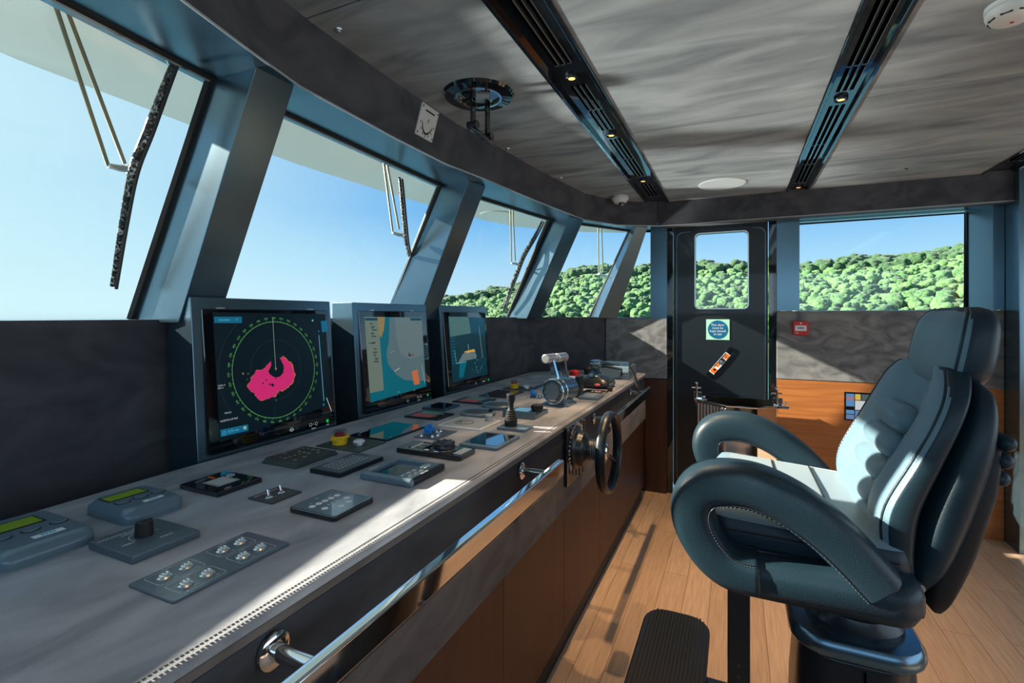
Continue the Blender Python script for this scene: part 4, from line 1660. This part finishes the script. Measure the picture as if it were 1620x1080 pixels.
# box beside it and small keyboard
t, a, b = local_plate('remote_keypad', 'small dark keypad with pale keys right of the throttle', 'keypad', -.735, -.632, 2.40, 2.56)
G().prism(rrect(-a, a, -b, b, .014), 0, .013, 0, bev=.003).obj('case', M['grey'], t)
for i in range(3):
    for j in range(5):
        g = G()
        x, y = -.022 + i * .020, -.050 + j * .022
        g.box(x - .006, x + .006, y - .007, y + .007, .013, .0155, 0, bev=.001, seg=1)
        g.obj('key', M['greylt'], t)
t = thing('upright_unit', 'upright cream and dark box just behind the throttle drum', 'control unit', (-.775, 2.475, DZ))
g = G()
g.box(-.035, .015, -.03, .03, 0, .105, 0, bev=.008, seg=3)
g.obj('body', M['greylt'], t)
g = G()
g.box(.016, .042, -.035, .035, 0, .110, 0, bev=.004)
g.obj('side_plate', M['frame_dark'], t)

# thruster joystick controller
t = thing('joystick_controller', 'black controller with a round topped joystick at the far end of the desk', 'joystick', (-.745, 2.86, DZ))
t.scale = (.86, .86, .84)
g = G()
lo = rrect(-.14, .10, -.10, .14, .05)
mid = rrect(-.13, .09, -.09, .13, .05)
hi = rrect(-.07, .03, -.04, .07, .04)
g.loft([[Vector((p[0] * .9, p[1] * .9, .006)) for p in lo], [Vector((*p, .022)) for p in lo], [Vector((*p, .048)) for p in mid], [Vector((*p, .078)) for p in hi]])
g.obj('base', M['frame_dark'], t, smooth=60)
g = G()
g.lathe([(.060, .074), (.052, .090), (.036, .100), (.024, .112), (.030, .125), (.042, .140), (.045, .165), (.046, .170), (.042, .185), (.028, .192)], (-.02, .015, 0), n=40)
g.obj('stick', M['frame'], t)
g = G()
g.ring((-.02, .015, .168), (0, 0, 1), .0455, .0025, 40, 8)
g.ring((-.02, .015, .090), (0, 0, 1), .053, .0028, 40, 8)
g.obj('chrome_ring', M['chrome'], t)
g = G()
g.sphere((.020, -.105, .030), 1, 0, 2, (.022, .010, .010))
g.obj('red_button', M['redsoft'], t)
g = G()
for k in range(4):
    g.box(.045, .105, -.07 + k * .04, -.055 + k * .04, .022, .038, 0, bev=.003)
g.obj('side_key', M['grey'], t)
t, a, b = local_plate('control_panel', 'low black panel under the joystick controller near the edge', 'control panel', -.77, -.64, 2.585, 2.70)
G().box(-a, a, -b, b, 0, .008, 0, bev=.001).obj('plate', M['gloss'], t)
g = G()
for k in range(3):
    g.box(-.02 + k * .02, -.012 + k * .02, -.02, .02, .0081, .0086)
g.obj('lettering', M['greylt'], t, smooth=0)

# coloured buttons behind
for nm, lab, x, y, m_, r_, h_ in (('push_button', 'red domed push button behind the throttle levers', -1.005, 3.22, 'red', .035, .055),
                                  ('push_button', 'red push button nearer the throttle, left of the other red one', -.975, 2.83, 'red', .028, .040),
                                  ('push_button', 'black domed push button beside the red one near the radio', -.935, 3.33, 'matte', .034, .07)):
    t = thing(nm, lab, 'button', (x, y, DZ))
    G().lathe([(r_ + .01, 0), (r_ + .01, .012), (r_, .014)], n=28).obj('collar', M['greylt'], t)
    G().lathe([(r_ * .9, .014), (r_, .022), (r_ * .98, h_ * .8), (r_ * .6, h_)], n=28).obj('cap', M[m_], t)
t, a, b = local_plate('label_strip', 'yellow and brown sloping strip behind the throttle', 'strip', -.93, -.86, 2.70, 3.02)
G().box(-a, a, -b, b, 0, .012, 0, bev=.002).obj('strip', M['matte'], t)
g = G()
g.box(-a * .6, a * .9, -b * .8, -b * .1, .0121, .0135)
g.obj('yellow_label', M['yellow'], t, smooth=0)

# desk telephone with coiled cord
t = thing('radio_telephone', 'dark grey radio telephone box at the far end of the desk', 'telephone', (-.79, 3.36, DZ))
g = G()
g.prism([(-.12, -.11), (.15, -.11), (.15, .16), (-.12, .16)], 0, .085, 0, bev=.006, top=[(-.115, -.09), (.145, -.09), (.145, .16), (-.115, .16)])
g.obj('case', M['grey'], t)
g = G()
g.box(-.09, .13, -.04, .02, .088, .112, 0, bev=.010, seg=3)
g.box(-.10, -.04, -.05, .03, .084, .106, 0, bev=.008)
g.box(.08, .14, -.05, .03, .084, .106, 0, bev=.008)
g.obj('handset', M['frame'], t)
g = G()
for k in range(3):
    g.box(-.07 + k * .06, -.04 + k * .06, .055, .13, .086, .094, 0, bev=.003)
g.obj('top_key', M['greylt'], t)
g = G()
g.tube([(-.10, -.112, .03), (-.10, -.116, .07), (.0, -.13, .088), (.10, -.118, .07), (.10, -.112, .03)], .009, 10)
g.obj('front_bar', M['frame_dark'], t)
g = G()
pth = []
A, B, Cc = Vector((-.650, 3.30, 1.010)), Vector((-.585, 3.19, .96)), Vector((-.545, 3.08, .875))
N_ = 420
for k in range(N_ + 1):
    q = k / N_
    P_ = A * (1 - q) ** 2 + B * 2 * q * (1 - q) + Cc * q * q
    an = q * 2 * pi * 24
    d_ = ((B - A) * (1 - q) + (Cc - B) * q).normalized()
    s_ = d_.cross(Vector((0, 0, 1))).normalized()
    u_ = s_.cross(d_)
    pth.append(P_ + (s_ * cos(an) + u_ * sin(an)) * .0095 - Vector((-.79, 3.36, DZ)))
g.tube(pth, .0022, 5)
g.obj('coiled_cord', M['matte'], t)
t = thing('cable_clip', 'small black cable clip on the desk edge before the telephone', 'clip', (-.645, 2.73, DZ))
g = G()
g.box(-.012, .012, -.016, .016, 0, .012, 0, bev=.003)
g.cyl((-.014, 0, .016), (.014, 0, .016), .007, n=14)
g.obj('clip_body', M['matte'], t)

# ================================================================== HELM CHAIR
CX, CY = .27, 1.5
ch = thing('helm_chair', 'navy leather helm chair with padded loop armrests on a black pedestal', 'chair', (CX, CY, 0))
CM = Matrix.Translation((-CX, -CY, 0))


def catmull(P, k=6):
    P = [Vector(p) for p in P]
    out = []
    for i in range(len(P) - 1):
        p0, p1, p2, p3 = P[max(i - 1, 0)], P[i], P[i + 1], P[min(i + 2, len(P) - 1)]
        for j in range(k):
            t = j / k
            out.append(.5 * ((2 * p1) + (-p0 + p2) * t + (2 * p0 - 5 * p1 + 4 * p2 - p3) * t * t + (-p0 + 3 * p1 - 3 * p2 + p3) * t ** 3))
    out.append(P[-1])
    return out


def spl(rows, n=5):
    """smooth interpolation of rows of numbers"""
    V_ = [Vector(r) for r in rows]
    out = []
    for i in range(len(V_) - 1):
        p0, p1, p2, p3 = V_[max(i - 1, 0)], V_[i], V_[i + 1], V_[min(i + 2, len(V_) - 1)]
        for j in range(n):
            t = j / n
            out.append(tuple(.5 * ((2 * p1[c]) + (-p0[c] + p2[c]) * t + (2 * p0[c] - 5 * p1[c] + 4 * p2[c] - p3[c]) * t * t + (-p0[c] + 3 * p1[c] - 3 * p2[c] + p3[c]) * t ** 3) for c in range(4)))
    out.append(tuple(rows[-1]))
    return out


def srings(rows, ex=3.4, N=56, rec=0.0):
    R_ = []
    for z, xf, xb, hw in spl(rows):
        cx, hd = (xf + xb) / 2, (xb - xf) / 2
        r_ = []
        for j in range(N):
            a = 2 * pi * j / N
            c_, s_ = cos(a), sin(a)
            x = -math.copysign(abs(c_) ** (2 / ex), c_) * hd
            y = math.copysign(abs(s_) ** (2 / ex), s_) * hw
            if rec and x < 0:
                q = max(0, 1 - (abs(y) / (hw * .70)) ** 2)
                x += rec * q * q * min(1, -x / hd * 1.2) * 1.4
            r_.append(Vector((cx + x, CY + y, z)))
        R_.append(r_)
    return R_


def soft(g, name, mats, front=True, **kw):
    if front:
        for f in g.bm.faces:
            f.normal_update()
            if f.normal.x < -.62:
                f.material_index = 1  # faces towards the windows get the leather with sky light painted in
    return g.obj(name, mats, ch, smooth=80, **kw)


body = [(.795, .335, .345, .20), (.805, .318, .345, .228), (.83, .292, .340, .252), (.89, .268, .342, .262), (.96, .272, .352, .265), (1.055, .318, .384, .265), (1.12, .350, .408, .262), (1.17, .372, .427, .250),
        (1.205, .386, .440, .225), (1.232, .398, .452, .180), (1.244, .408, .450, .14)]
RB = srings(body, ex=4.6, rec=.030)
g = G(CM)
g.loft(RB)
g.bm.normal_update()
soft(g, 'backrest', [M['leather'], M['leather_skylit']])
head = [(1.196, .432, 0.462, .10), (1.203, .415, 0.485, .140), (1.225, .408, 0.500, .166), (1.265, .412, 0.510, .174), (1.315, .422, 0.516, .172), (1.345, .432, 0.516, .160), (1.366, .446, 0.510, .135), (1.376, .462, 0.498, .085)]
RH = srings(head, ex=2.9, rec=.004)
g = G(CM)
g.loft(RH)
g.bm.normal_update()
soft(g, 'headrest', [M['leather'], M['leather_skylit']])
shell = [(.772, .330, 0.358, .19), (.785, .322, 0.371, .225), (.83, .318, 0.401, .250), (.90, .328, 0.428, .262), (.98, .346, 0.454, .264), (1.08, .382, 0.476, .260), (1.15, .410, 0.484, .245), (1.195, .432, 0.482, .215), (1.212, .444, 0.474, .17)]
g = G(CM)
g.loft(srings(shell, ex=3.0))
soft(g, 'back_padding', [M['leather']], front=False)
hard = [(.735, .372, 0.394, .20), (.775, .352, 0.408, .235), (.86, .365, 0.438, .246), (.94, .385, 0.458, .250), (1.02, .415, 0.476, .245), (1.09, .440, 0.484, .225), (1.12, .448, 0.480, .19)]
g = G(CM)
g.loft(srings(hard, ex=4.5))
g.obj('back_shell', M['matte'], ch, smooth=80)
for k, (x, z) in enumerate(((.484, 1.105), (.480, 1.070), (.474, 1.035))):
    g = G(CM)
    g.tube([(x, CY - .235, z), (x, CY - .22, z), (x, CY + .22, z), (x, CY + .235, z)], [.008, .016, .016, .008], 14)
    g.obj('rear_roll', M['leather'], ch, smooth=80)
for (x, z) in ((.362, 1.112), (.341, 1.050), (.322, .990), (.306, .930), (.300, .875)):
    g = G(CM)
    P_ = [(x, CY + s * .118, z) for s in (-1, -.96, -.85, -.6, 0, .6, .85, .96, 1)]
    g.tube(P_, [.006, .020, .029, .033, .034, .033, .029, .020, .006], 24)
    g.obj('lumbar_roll', M['leather_skylit'], ch, smooth=80)


# piping and stitch lines down the edge of the backrest
def along(R_, j, off=.0015):
    P_ = []
    for r_ in R_:
        c_ = sum(r_, Vector()) / len(r_)
        d_ = (r_[j] - c_)
        d_.z = 0
        P_.append(r_[j] + d_.normalized() * off)
    return P_


for j in (9, 56 - 9):
    g = G(CM)
    g.tube(along(RB[2:-3], j), .0030, 6)
    g.tube(along(RH[4:-2], j), .0028, 6)
    g.obj('piping', M['leather'], ch, smooth=80)
g = G(CM)
for j in (8, 10, 46, 48):
    for R_ in (RB[2:-3], RH[4:-2]):
        P_ = along(R_, j, .0004)
        P_ = catmull(P_, 4)
        for a_, b_ in zip(P_[::2], P_[1::2]):
            g.tube([a_, a_.lerp(b_, .8)], .0008, 4)
g.obj('stitching', M['greylt'], ch, smooth=0)

# seat
seat = []
g = G(CM)


def box_rings(x0, x1, y0, y1, prof, r, ex=None):
    out = []
    for z, ins, dz in prof:
        out.append([Vector((p[0], p[1], z + dz * (p[0] - x0) / (x1 - x0))) for p in rrect(x0 + ins, x1 - ins, y0 + ins, y1 - ins, max(r - ins, .004), 5)])
    return out


g.loft(box_rings(-.065, .335, 1.225, 1.775, [(.80, .012, 0), (.815, .0, 0), (.86, .0, -.01), (.895, .006, -.02), (.913, .020, -.03), (.920, .045, -.035)], .05))
g.bm.normal_update()
for f in g.bm.faces:
    if f.normal.z > .6:
        f.material_index = 1  # seat top gets the leather with painted-in window light
g.obj('seat_cushion', [M['leather'], M['leather_skylit']], ch, smooth=80)
g = G(CM)
for x in (.10, .20):
    g.tube([(x, 1.27, .912 - .02 * x / .3), (x, 1.50, .914 - .02 * x / .3), (x, 1.73, .912 - .02 * x / .3)], .0025, 6)
g.tube([(-.05, 1.2245, .870), (.10, 1.2235, .868), (.30, 1.2245, .855)], .0018, 5)
g.obj('seat_seam', M['thread'], ch, smooth=80)
g = G(CM)
g.loft(box_rings(-.052, .335, 1.148, 1.852, [(.754, .040, 0), (.758, .014, 0), (.778, .0, .006), (.805, .0, .008), (.826, .008, .006), (.838, .03, .0)], .06))
g.obj('seat_base', M['leather'], ch, smooth=80)
g = G(CM)
g.box(.10, .350, 1.25, 1.75, .738, .790, 0, bev=.008)
g.cyl((CX, CY, .70), (CX, CY, .745), .075)
g.obj('seat_plate', M['frame_dark'], ch)
for y in (1.236, 1.764):
    G(CM).cyl((.335, y - .008, .812), (.335, y + .008, .812), .008, n=14).obj('pivot_bolt', M['steel'], ch)

# loop armrests
arm = [(.050, .800), (.008, .800), (-.028, .812), (-.060, .842), (-.085, .888), (-.090, .930), (-.072, .966), (-.032, .984), (.035, .984), (.102, .960), (.160, .922), (.208, .878), (.244, .838), (.262, .818)]
cl = catmull([(x, 0, z) for x, z in arm], 7)
for yc in (1.195, 1.805):
    rings, seamo = [], []
    n_ = len(cl)
    for i, p in enumerate(cl):
        t_ = (cl[min(i + 1, n_ - 1)] - cl[max(i - 1, 0)]).normalized()
        nn = Vector((-t_.z, 0, t_.x))
        q = i / (n_ - 1)
        hh = .042 + .006 * sin(pi * q)
        wd = .056
        if i in (0, n_ - 1):
            hh, wd = hh * .6, wd * .6
        elif i in (1, n_ - 2):
            hh, wd = hh * .88, wd * .9
        r_ = []
        for j in range(28):
            a = 2 * pi * j / 28
            c_, s_ = cos(a), sin(a)
            r_.append(Vector((p.x, yc, p.z)) + nn * math.copysign(abs(c_) ** (2 / 3.2), c_) * hh + Vector((0, 1, 0)) * math.copysign(abs(s_) ** (2 / 3.2), s_) * wd)
        rings.append(r_)
    g = G(CM)
    g.loft(rings)
    am = g.obj('armrest', M['leather'], ch, smooth=80)
    for j in (10, 18):
        g = G(CM)
        g2 = G(CM)
        P_ = []
        for i, r_ in enumerate(rings[3:-3]):
            c_ = sum(r_, Vector()) / 28
            P_.append(r_[j] + (r_[j] - c_).normalized() * .0004)
        g.tube(P_, .0016, 5)
        P4 = catmull(P_, 2)
        for a_, b_ in zip(P4[::2], P4[1::2]):
            d_ = Vector((0, .0035 if j == 10 else -.0035, -.002))
            g2.tube([a_ + d_, a_.lerp(b_, .7) + d_], .0007, 4)
        g.obj('seam', M['thread'], am, smooth=80)
        g2.obj('stitching', M['grey'], am, smooth=0)
    g = G(CM)
    g.box(-.118, -.112, yc - .025, yc + .025, .940, .958, 0, bev=.002, M=None)
    g.obj('tilt_button', M['gloss'], am)

# pedestal
g = G(CM)
g.lathe([(.105, .590), (.105, .600), (.096, .612), (.090, .625), (.072, .632), (.066, .70), (.080, .735), (.080, .745)], (CX, CY, 0), n=44)
g.obj('swivel', M['frame_dark'], ch)
g = G(CM)
g.lathe([(.006, 0), (.006, .004)], (CX - .02, CY - .072, .66), (0, -1, 0), n=12)
g.obj('swivel_screw', M['steel'], ch)
g = G(CM)
g.loft(box_rings(.122, .402, 1.355, 1.645, [(.553, .004, 0), (.560, 0, 0), (.578, 0, 0), (.590, .010, 0)], .085))
g.obj('pedestal_top', M['frame'], ch, smooth=50)
g = G(CM)
A_ = box_rings(.134, .392, 1.365, 1.635, [(.015, -.012, 0), (.40, -.002, 0), (.535, .008, 0), (.548, .020, 0)], .085)
g.loft(A_)
g.box(.09, .45, 1.30, 1.70, 0, .016, 0, bev=.004)
pd = g.obj('pedestal', M['frame_dark'], ch, smooth=50)
g = G(CM)
g.box(.268, .271, 1.357, 1.366, .03, .535, 0)
g.obj('panel_joint', M['slit'], pd)
g = G(CM)
g.lathe([(.012, 0), (.011, .005), (.006, .008)], (.287, 1.365, .495), (0, -1, 0), n=20)
g.obj('lock', M['chrome'], pd)

# footrest on its post
g = G(CM)
g.prism([(-.022, 1.455), (.034, 1.455), (.034, 1.505), (-.022, 1.505)], .18, .775, 0, bev=.005)
g.box(-.022, .12, 1.44, 1.52, .735, .770, 0, bev=.004)
g.obj('footrest_post', M['frame_dark'], ch)
g = G(CM)
g.lathe([(.020, 0), (.022, .006), (.020, .016), (.012, .022)], (.008, 1.456, .325), (0, -1, 0), n=20)
g.lathe([(.006, 0), (.006, .002)], (.006, 1.4555, .385), (0, -1, 0), n=12)
g.lathe([(.006, 0), (.006, .002)], (.006, 1.4555, .415), (0, -1, 0), n=12)
g.obj('clamp_knob', M['gloss'], ch)
g = G(CM)
g.loft(box_rings(-.288, -.078, 1.20, 1.79, [(.298, .01, 0), (.304, .0, 0), (.322, .0, 0), (.328, .006, 0)], .072))
g.box(-.11, -.02, 1.40, 1.53, .285, .310, 0, bev=.004)
fr = g.obj('footplate', M['frame_dark'], ch, smooth=50)
g = G(CM)
for k in range(18):
    x = -.274 + k * .0107
    e = .05 if k in (0, 17) else (.03 if k in (1, 16) else .014)
    g.box(x, x + .0055, 1.20 + e, 1.79 - e, .328, .3305, 0)
g.obj('ribbing', M['rubber'], fr, smooth=0)

# ================================================================== OUTSIDE
# roof visor over the front windows
VE = [(-1.15, -1.5), (-1.74, .2), (-1.86, .67), (-1.90, 1.20), (-1.92, 1.71), (-1.88, 2.31), (-1.82, 2.85), (-1.75, 3.30), (-1.64, 3.62), (-1.50, 3.80), (-1.3, 4.05), (-.9, 4.30)]
g = G()
g.prism(VE + [(-.3, 4.34), (-.3, 4.02), (-.75, 3.93), (-1.20, 3.25), (-1.40, 2.1), (-1.38, .9), (-1.10, -1.4)], 2.077, 2.16, 0, bev=.02)
g.lathe([(.12, 0), (.115, -.006), (.0, -.008)], (-1.55, 3.12, 2.078), n=40)
g.obj('roof_visor', M['hull'], kind='structure', smooth=40)
g = G()
g.prism([(-1.1, -1.5), (-1.5, .5), (-1.5, 2.2), (-1.4, 3.4), (-.9, 4.2), (3.0, 4.2), (3.0, -1.5)], CEIL + .10, CEIL + .18, 0, bev=.02)
g.obj('deckhouse_roof', M['hull'], kind='structure')


def on_glass(i, u, v, off):
    b0, b1, t0 = Vector((*GB[i], SILL)), Vector((*GB[i + 1], SILL)), Vector((*GT[i], TOP))
    nrm = (b1 - b0).cross(t0 - b0).normalized()
    if nrm.x > 0:
        nrm = -nrm
    o = Vector((0, 0, EYE))
    d = px(u, v, y=1.0) - o
    p = b0 + nrm * off
    return o + d * ((p - o).dot(nrm) / d.dot(nrm)), nrm


def wiper(label, i, rod1, rod2, link, blade, bw):
    # the rods run on above the picture edge to a pivot under the visor
    P, nrm = on_glass(i, *blade[0], .05)
    r = thing('windscreen_wiper', label, 'wiper', P)
    W = Matrix.Translation(-P)
    for (a, b) in (rod1, rod2):
        A, _ = on_glass(i, *a, .10)
        B, _ = on_glass(i, *b, .09)
        A2 = A + (A - B).normalized() * .03
        g = G(W)
        g.tube([A2, A, B], .0052, 10)
        g.obj('arm_rod', M['brass'], r)
    piv = on_glass(i, *rod1[0], .10)[0]
    g = G(W)
    pts = [on_glass(i, *q, .085)[0] for q in link]
    g.tube(pts, [.007] + [.010] * (len(pts) - 1), 10)
    g.sphere(pts[-1], .016, 0, 2)
    g.obj('link', M['steel'], r)
    B = [on_glass(i, *q, .035)[0] for q in blade]
    Bc = catmull(B, 6)
    g = G(W)
    n_ = len(Bc)
    g.tube(Bc, [bw * (.45 + .55 * sin(pi * min(max(k / (n_ - 1), .05), .95))) for k in range(n_)], 10)
    g.obj('blade_frame', M['frost'], r)
    g = G(W)
    g.tube([p - nrm * .018 for p in Bc], .005, 6)
    g.obj('rubber_blade', M['rubber'], r)
    # bracket up to the visor
    top = piv + Vector((0, 0, 0))
    z_ = 2.078
    A, B_ = on_glass(i, *rod1[0], .10)[0], on_glass(i, *rod1[1], .09)[0]
    d = (A - B_).normalized()
    if A.z < z_:
        g = G(W)
        e_ = A + d * ((z_ - A.z) / d.z)
        g.tube([A, e_], .0052, 10)
        A2_, B2_ = on_glass(i, *rod2[0], .10)[0], on_glass(i, *rod2[1], .09)[0]
        d2 = (A2_ - B2_).normalized()
        g.tube([A2_, A2_ + d2 * ((z_ - A2_.z) / d2.z)], .0052, 10)
        g.cyl(e_ - Vector((0, 0, .025)), e_ + Vector((0, 0, .004)), .018, n=16)
        g.obj('pivot', M['brass'], r)
    return r


wiper('large window wiper with frosted black blade outside the nearest window', 0, ((84, -2), (171, 262)), ((99, -2), (197, 258)), [(171, 262), (190, 266), (207, 268)],
      [(276, 94), (259, 140), (236, 205), (212, 268), (196, 345), (178, 452)], .013)
wiper('window wiper outside the second window with its blade near the right edge', 1, ((606, 250), (621, 366)), ((611, 252), (631, 362)), [(621, 368), (630, 371), (638, 372)],
      [(632, 281), (635, 310), (639, 350), (643, 385), (649, 412)], .012)
wiper('window wiper outside the third window lying along the slanting mullion', 2, ((807, 330), (809, 414)), ((811, 331), (815, 412)), [(809, 416), (816, 417), (821, 418)],
      [(858, 349), (846, 373), (828, 404), (817, 432), (806, 460), (797, 490)], .013)
wiper('window wiper outside the narrow fourth window by the corner', 3, ((946, 352), (947, 432)), ((951, 353), (954, 430)), [(947, 433), (958, 437), (968, 436)],
      [(995, 368), (984, 395), (970, 425), (962, 450), (950, 480), (941, 500)], .013)

# sea
g = G()
g.face([(-1500, -1500, -6), (1500, -1500, -6), (1500, 1500, -6), (-1500, 1500, -6)])
sea = noisy(mat('sea', (.02, .10, .14), .12), (.06, .17, .20), (.09, .22, .25), (.06, .06, .06), 4, 4, 0.5, 0.6, 1.5)
g.obj('sea', sea, kind='structure', smooth=0)

# wooded hill
RIDGE = [(560, 500), (640, 499), (690, 476), (730, 470), (770, 463), (800, 457), (830, 452), (880, 437), (925, 425), (960, 424), (1000, 428), (1100, 421), (1183, 420), (1267, 424), (1320, 420), (1345, 412), (1400, 416),
         (1430, 414), (1470, 405), (1545, 398), (1620, 394), (1900, 380)]
c_, s_ = cos(radians(24.6)), sin(radians(24.6))


def az(u):
    return math.atan((u - 810) / 775.0) - radians(24.6)


def ridge_at(a):
    u = 810 + 775 * math.tan(a + radians(24.6))
    u = min(max(u, RIDGE[0][0]), RIDGE[-1][0])
    for (u0, v0), (u1, v1) in zip(RIDGE[:-1], RIDGE[1:]):
        if u0 <= u <= u1:
            v = v0 + (v1 - v0) * (u - u0) / (u1 - u0)
            break
    f = 190 * cos(a + radians(24.6))
    return EYE + (485 - v) / 775 * f


def ground(a, d):
    H = ridge_at(a)
    t = (d - 105) / 85.0
    if t < 0:
        return -6.5 + t * 3
    if t <= 1:
        e = t * .35 + .65 * t * t * (3 - 2 * t)
        return -6 + (H + 6) * (1 - (1 - t) ** 1.25)
    return H - (t - 1) * 14


g = G()
A0, A1 = az(585), az(1800)
na, nd = 120, 26
grid = [[None] * nd for _ in range(na)]
b = bmesh.new()
for i in range(na):
    a = A0 + (A1 - A0) * i / (na - 1)
    for j in range(nd):
        d = 100 + j * 5.2
        grid[i][j] = b.verts.new((d * sin(a), d * cos(a), ground(a, d) + .5 * noise.noise(Vector((a * 60, d * .12, 0)))))
for i in range(na - 1):
    for j in range(nd - 1):
        b.faces.new((grid[i][j], grid[i][j + 1], grid[i + 1][j + 1], grid[i + 1][j]))
g._merge(b, 0)
soil = noisy(mat('hill ground', (.1, .1, .05), .95), (.05, .10, .03), (.16, .17, .10), (.25, .25, .25), 3, 5, .4)
g.obj('hill', soil, kind='structure')


def leaf(name, c1, c2):
    m = noisy(mat(name, c1, .85, sheen=.2), c1, c2, (1, 1, 1), 2.2, 5, .3, 0.9, 5.0)
    return m


LEAF = [leaf('leaf pale green', (.05, .15, .045), (.17, .34, .11)), leaf('leaf mid green', (.035, .12, .04), (.12, .26, .09)), leaf('leaf dark green', (.018, .075, .030), (.07, .16, .055))]
BARK = mat('bark', (.12, .09, .07), .9)


def tree_mesh(k, dark, sub=3):
    rnd = random.Random(k)
    b = bmesh.new()
    nb = 7 if sub == 3 else 4
    for q in range(nb):
        t = bmesh.new()
        bmesh.ops.create_icosphere(t, subdivisions=2 if q else sub, radius=1)
        rr = 1.6 if q == 0 else rnd.uniform(.7, 1.15)
        a = rnd.uniform(0, 2 * pi)
        o = Vector((0, 0, 2.6)) if q == 0 else Vector((cos(a) * 1.15, sin(a) * 1.15, 2.4 + rnd.uniform(-.8, .9)))
        for v in t.verts:
            n_ = noise.noise(v.co * 2.3 + Vector((k * 7.1, q * 3.3, 0))) * .38 + noise.noise(v.co * 6 + Vector((k, q, 2))) * .16
            v.co = v.co * rr * (1 + n_)
            v.co.z *= .86
            v.co += o
        me = bpy.data.meshes.new('t')
        t.to_mesh(me)
        t.free()
        b.from_mesh(me)
        bpy.data.meshes.remove(me)
    for f in b.faces:
        f.material_index = 0
    t = bmesh.new()
    bmesh.ops.create_cone(t, cap_ends=True, segments=7, radius1=.22, radius2=.12, depth=2.6)
    for v in t.verts:
        v.co.z += .6
    me = bpy.data.meshes.new('t')
    t.to_mesh(me)
    t.free()
    n0 = len(b.faces)
    b.from_mesh(me)
    bpy.data.meshes.remove(me)
    b.faces.ensure_lookup_table()
    for f in b.faces[n0:]:
        f.material_index = 1
    me = bpy.data.meshes.new('tree')
    b.to_mesh(me)
    b.free()
    me.materials.append(LEAF[dark])
    me.materials.append(BARK)
    me.shade_smooth()
    return me


TM = [tree_mesh(k, k % 3) for k in range(9)]
random.seed(11)
spots = []
d = 112.0
while d < 194:
    step = 3.0 / d
    a = az(660) + random.uniform(0, step)
    while a < az(1700):
        aa, dd = a + random.uniform(-.25, .25) * step, d + random.uniform(-1, 1)
        u = 810 + 775 * math.tan(aa + radians(24.6))
        # only what can be seen through the panes
        if 690 < u < 1032 or 1092 < u < 1192 or 1258 < u < 1560:
            spots.append((dd, aa, 0))
        else:
            spots.append((dd, aa, 1))
        a += step
    d += 3.1
spots.sort()
first = {}
rest = []
n_single = 0
for dd, aa, hid in spots:
    top = dd > 176
    pale = random.random()
    kind = 2 if top or pale < .12 else (0 if pale < .7 else 1)
    mi = kind + 3 * random.randrange(3)
    s = random.uniform(.85, 1.25) * (1.15 if top else .78) * (.75 if dd < 122 else 1)
    M4 = Matrix.LocRotScale(Vector((dd * sin(aa), dd * cos(aa), ground(aa, dd) - .3)), Matrix.Rotation(random.uniform(0, 6.28), 3, 'Z'), Vector((s, s, s * random.uniform(.85, 1.1))))
    if n_single < 300 and not hid:
        n_single += 1
        if mi in first:
            o = first[mi].copy()
        else:
            o = bpy.data.objects.new('tree', TM[mi])
            first[mi] = o
        o.name = 'tree'
        COL.objects.link(o)
        o.matrix_world = M4
        tag(o, ['round pale green tree among the trees of the sunny hillside', 'bushy mid green tree among the trees of the sunny hillside', 'dark green tree among the trees of the sunny hillside'][kind], 'tree',
            ['pale green hillside trees', 'mid green hillside trees', 'dark green hillside trees'][kind])
    else:
        rest.append((mi, M4, hid))
b = bmesh.new()
low = [tree_mesh(k + 20, k % 3, 2) for k in range(3)]
for mi, M4, hid in rest:
    me = (low[mi % 3] if hid else TM[mi]).copy()
    me.transform(M4)
    n0 = len(b.faces)
    b.from_mesh(me)
    bpy.data.meshes.remove(me)
    b.faces.ensure_lookup_table()
    kind = mi % 3
    for f in b.faces[n0:]:
        f.material_index = kind if f.material_index == 0 else 3
me = bpy.data.meshes.new('forest')
b.to_mesh(me)
b.free()
for q in LEAF + [BARK]:
    me.materials.append(q)
me.shade_smooth()
o = bpy.data.objects.new('forest', me)
COL.objects.link(o)
tag(o, 'distant trees covering the upper hillside and ridge', 'forest')
o['kind'] = 'stuff'
for q in low:
    bpy.data.meshes.remove(q)
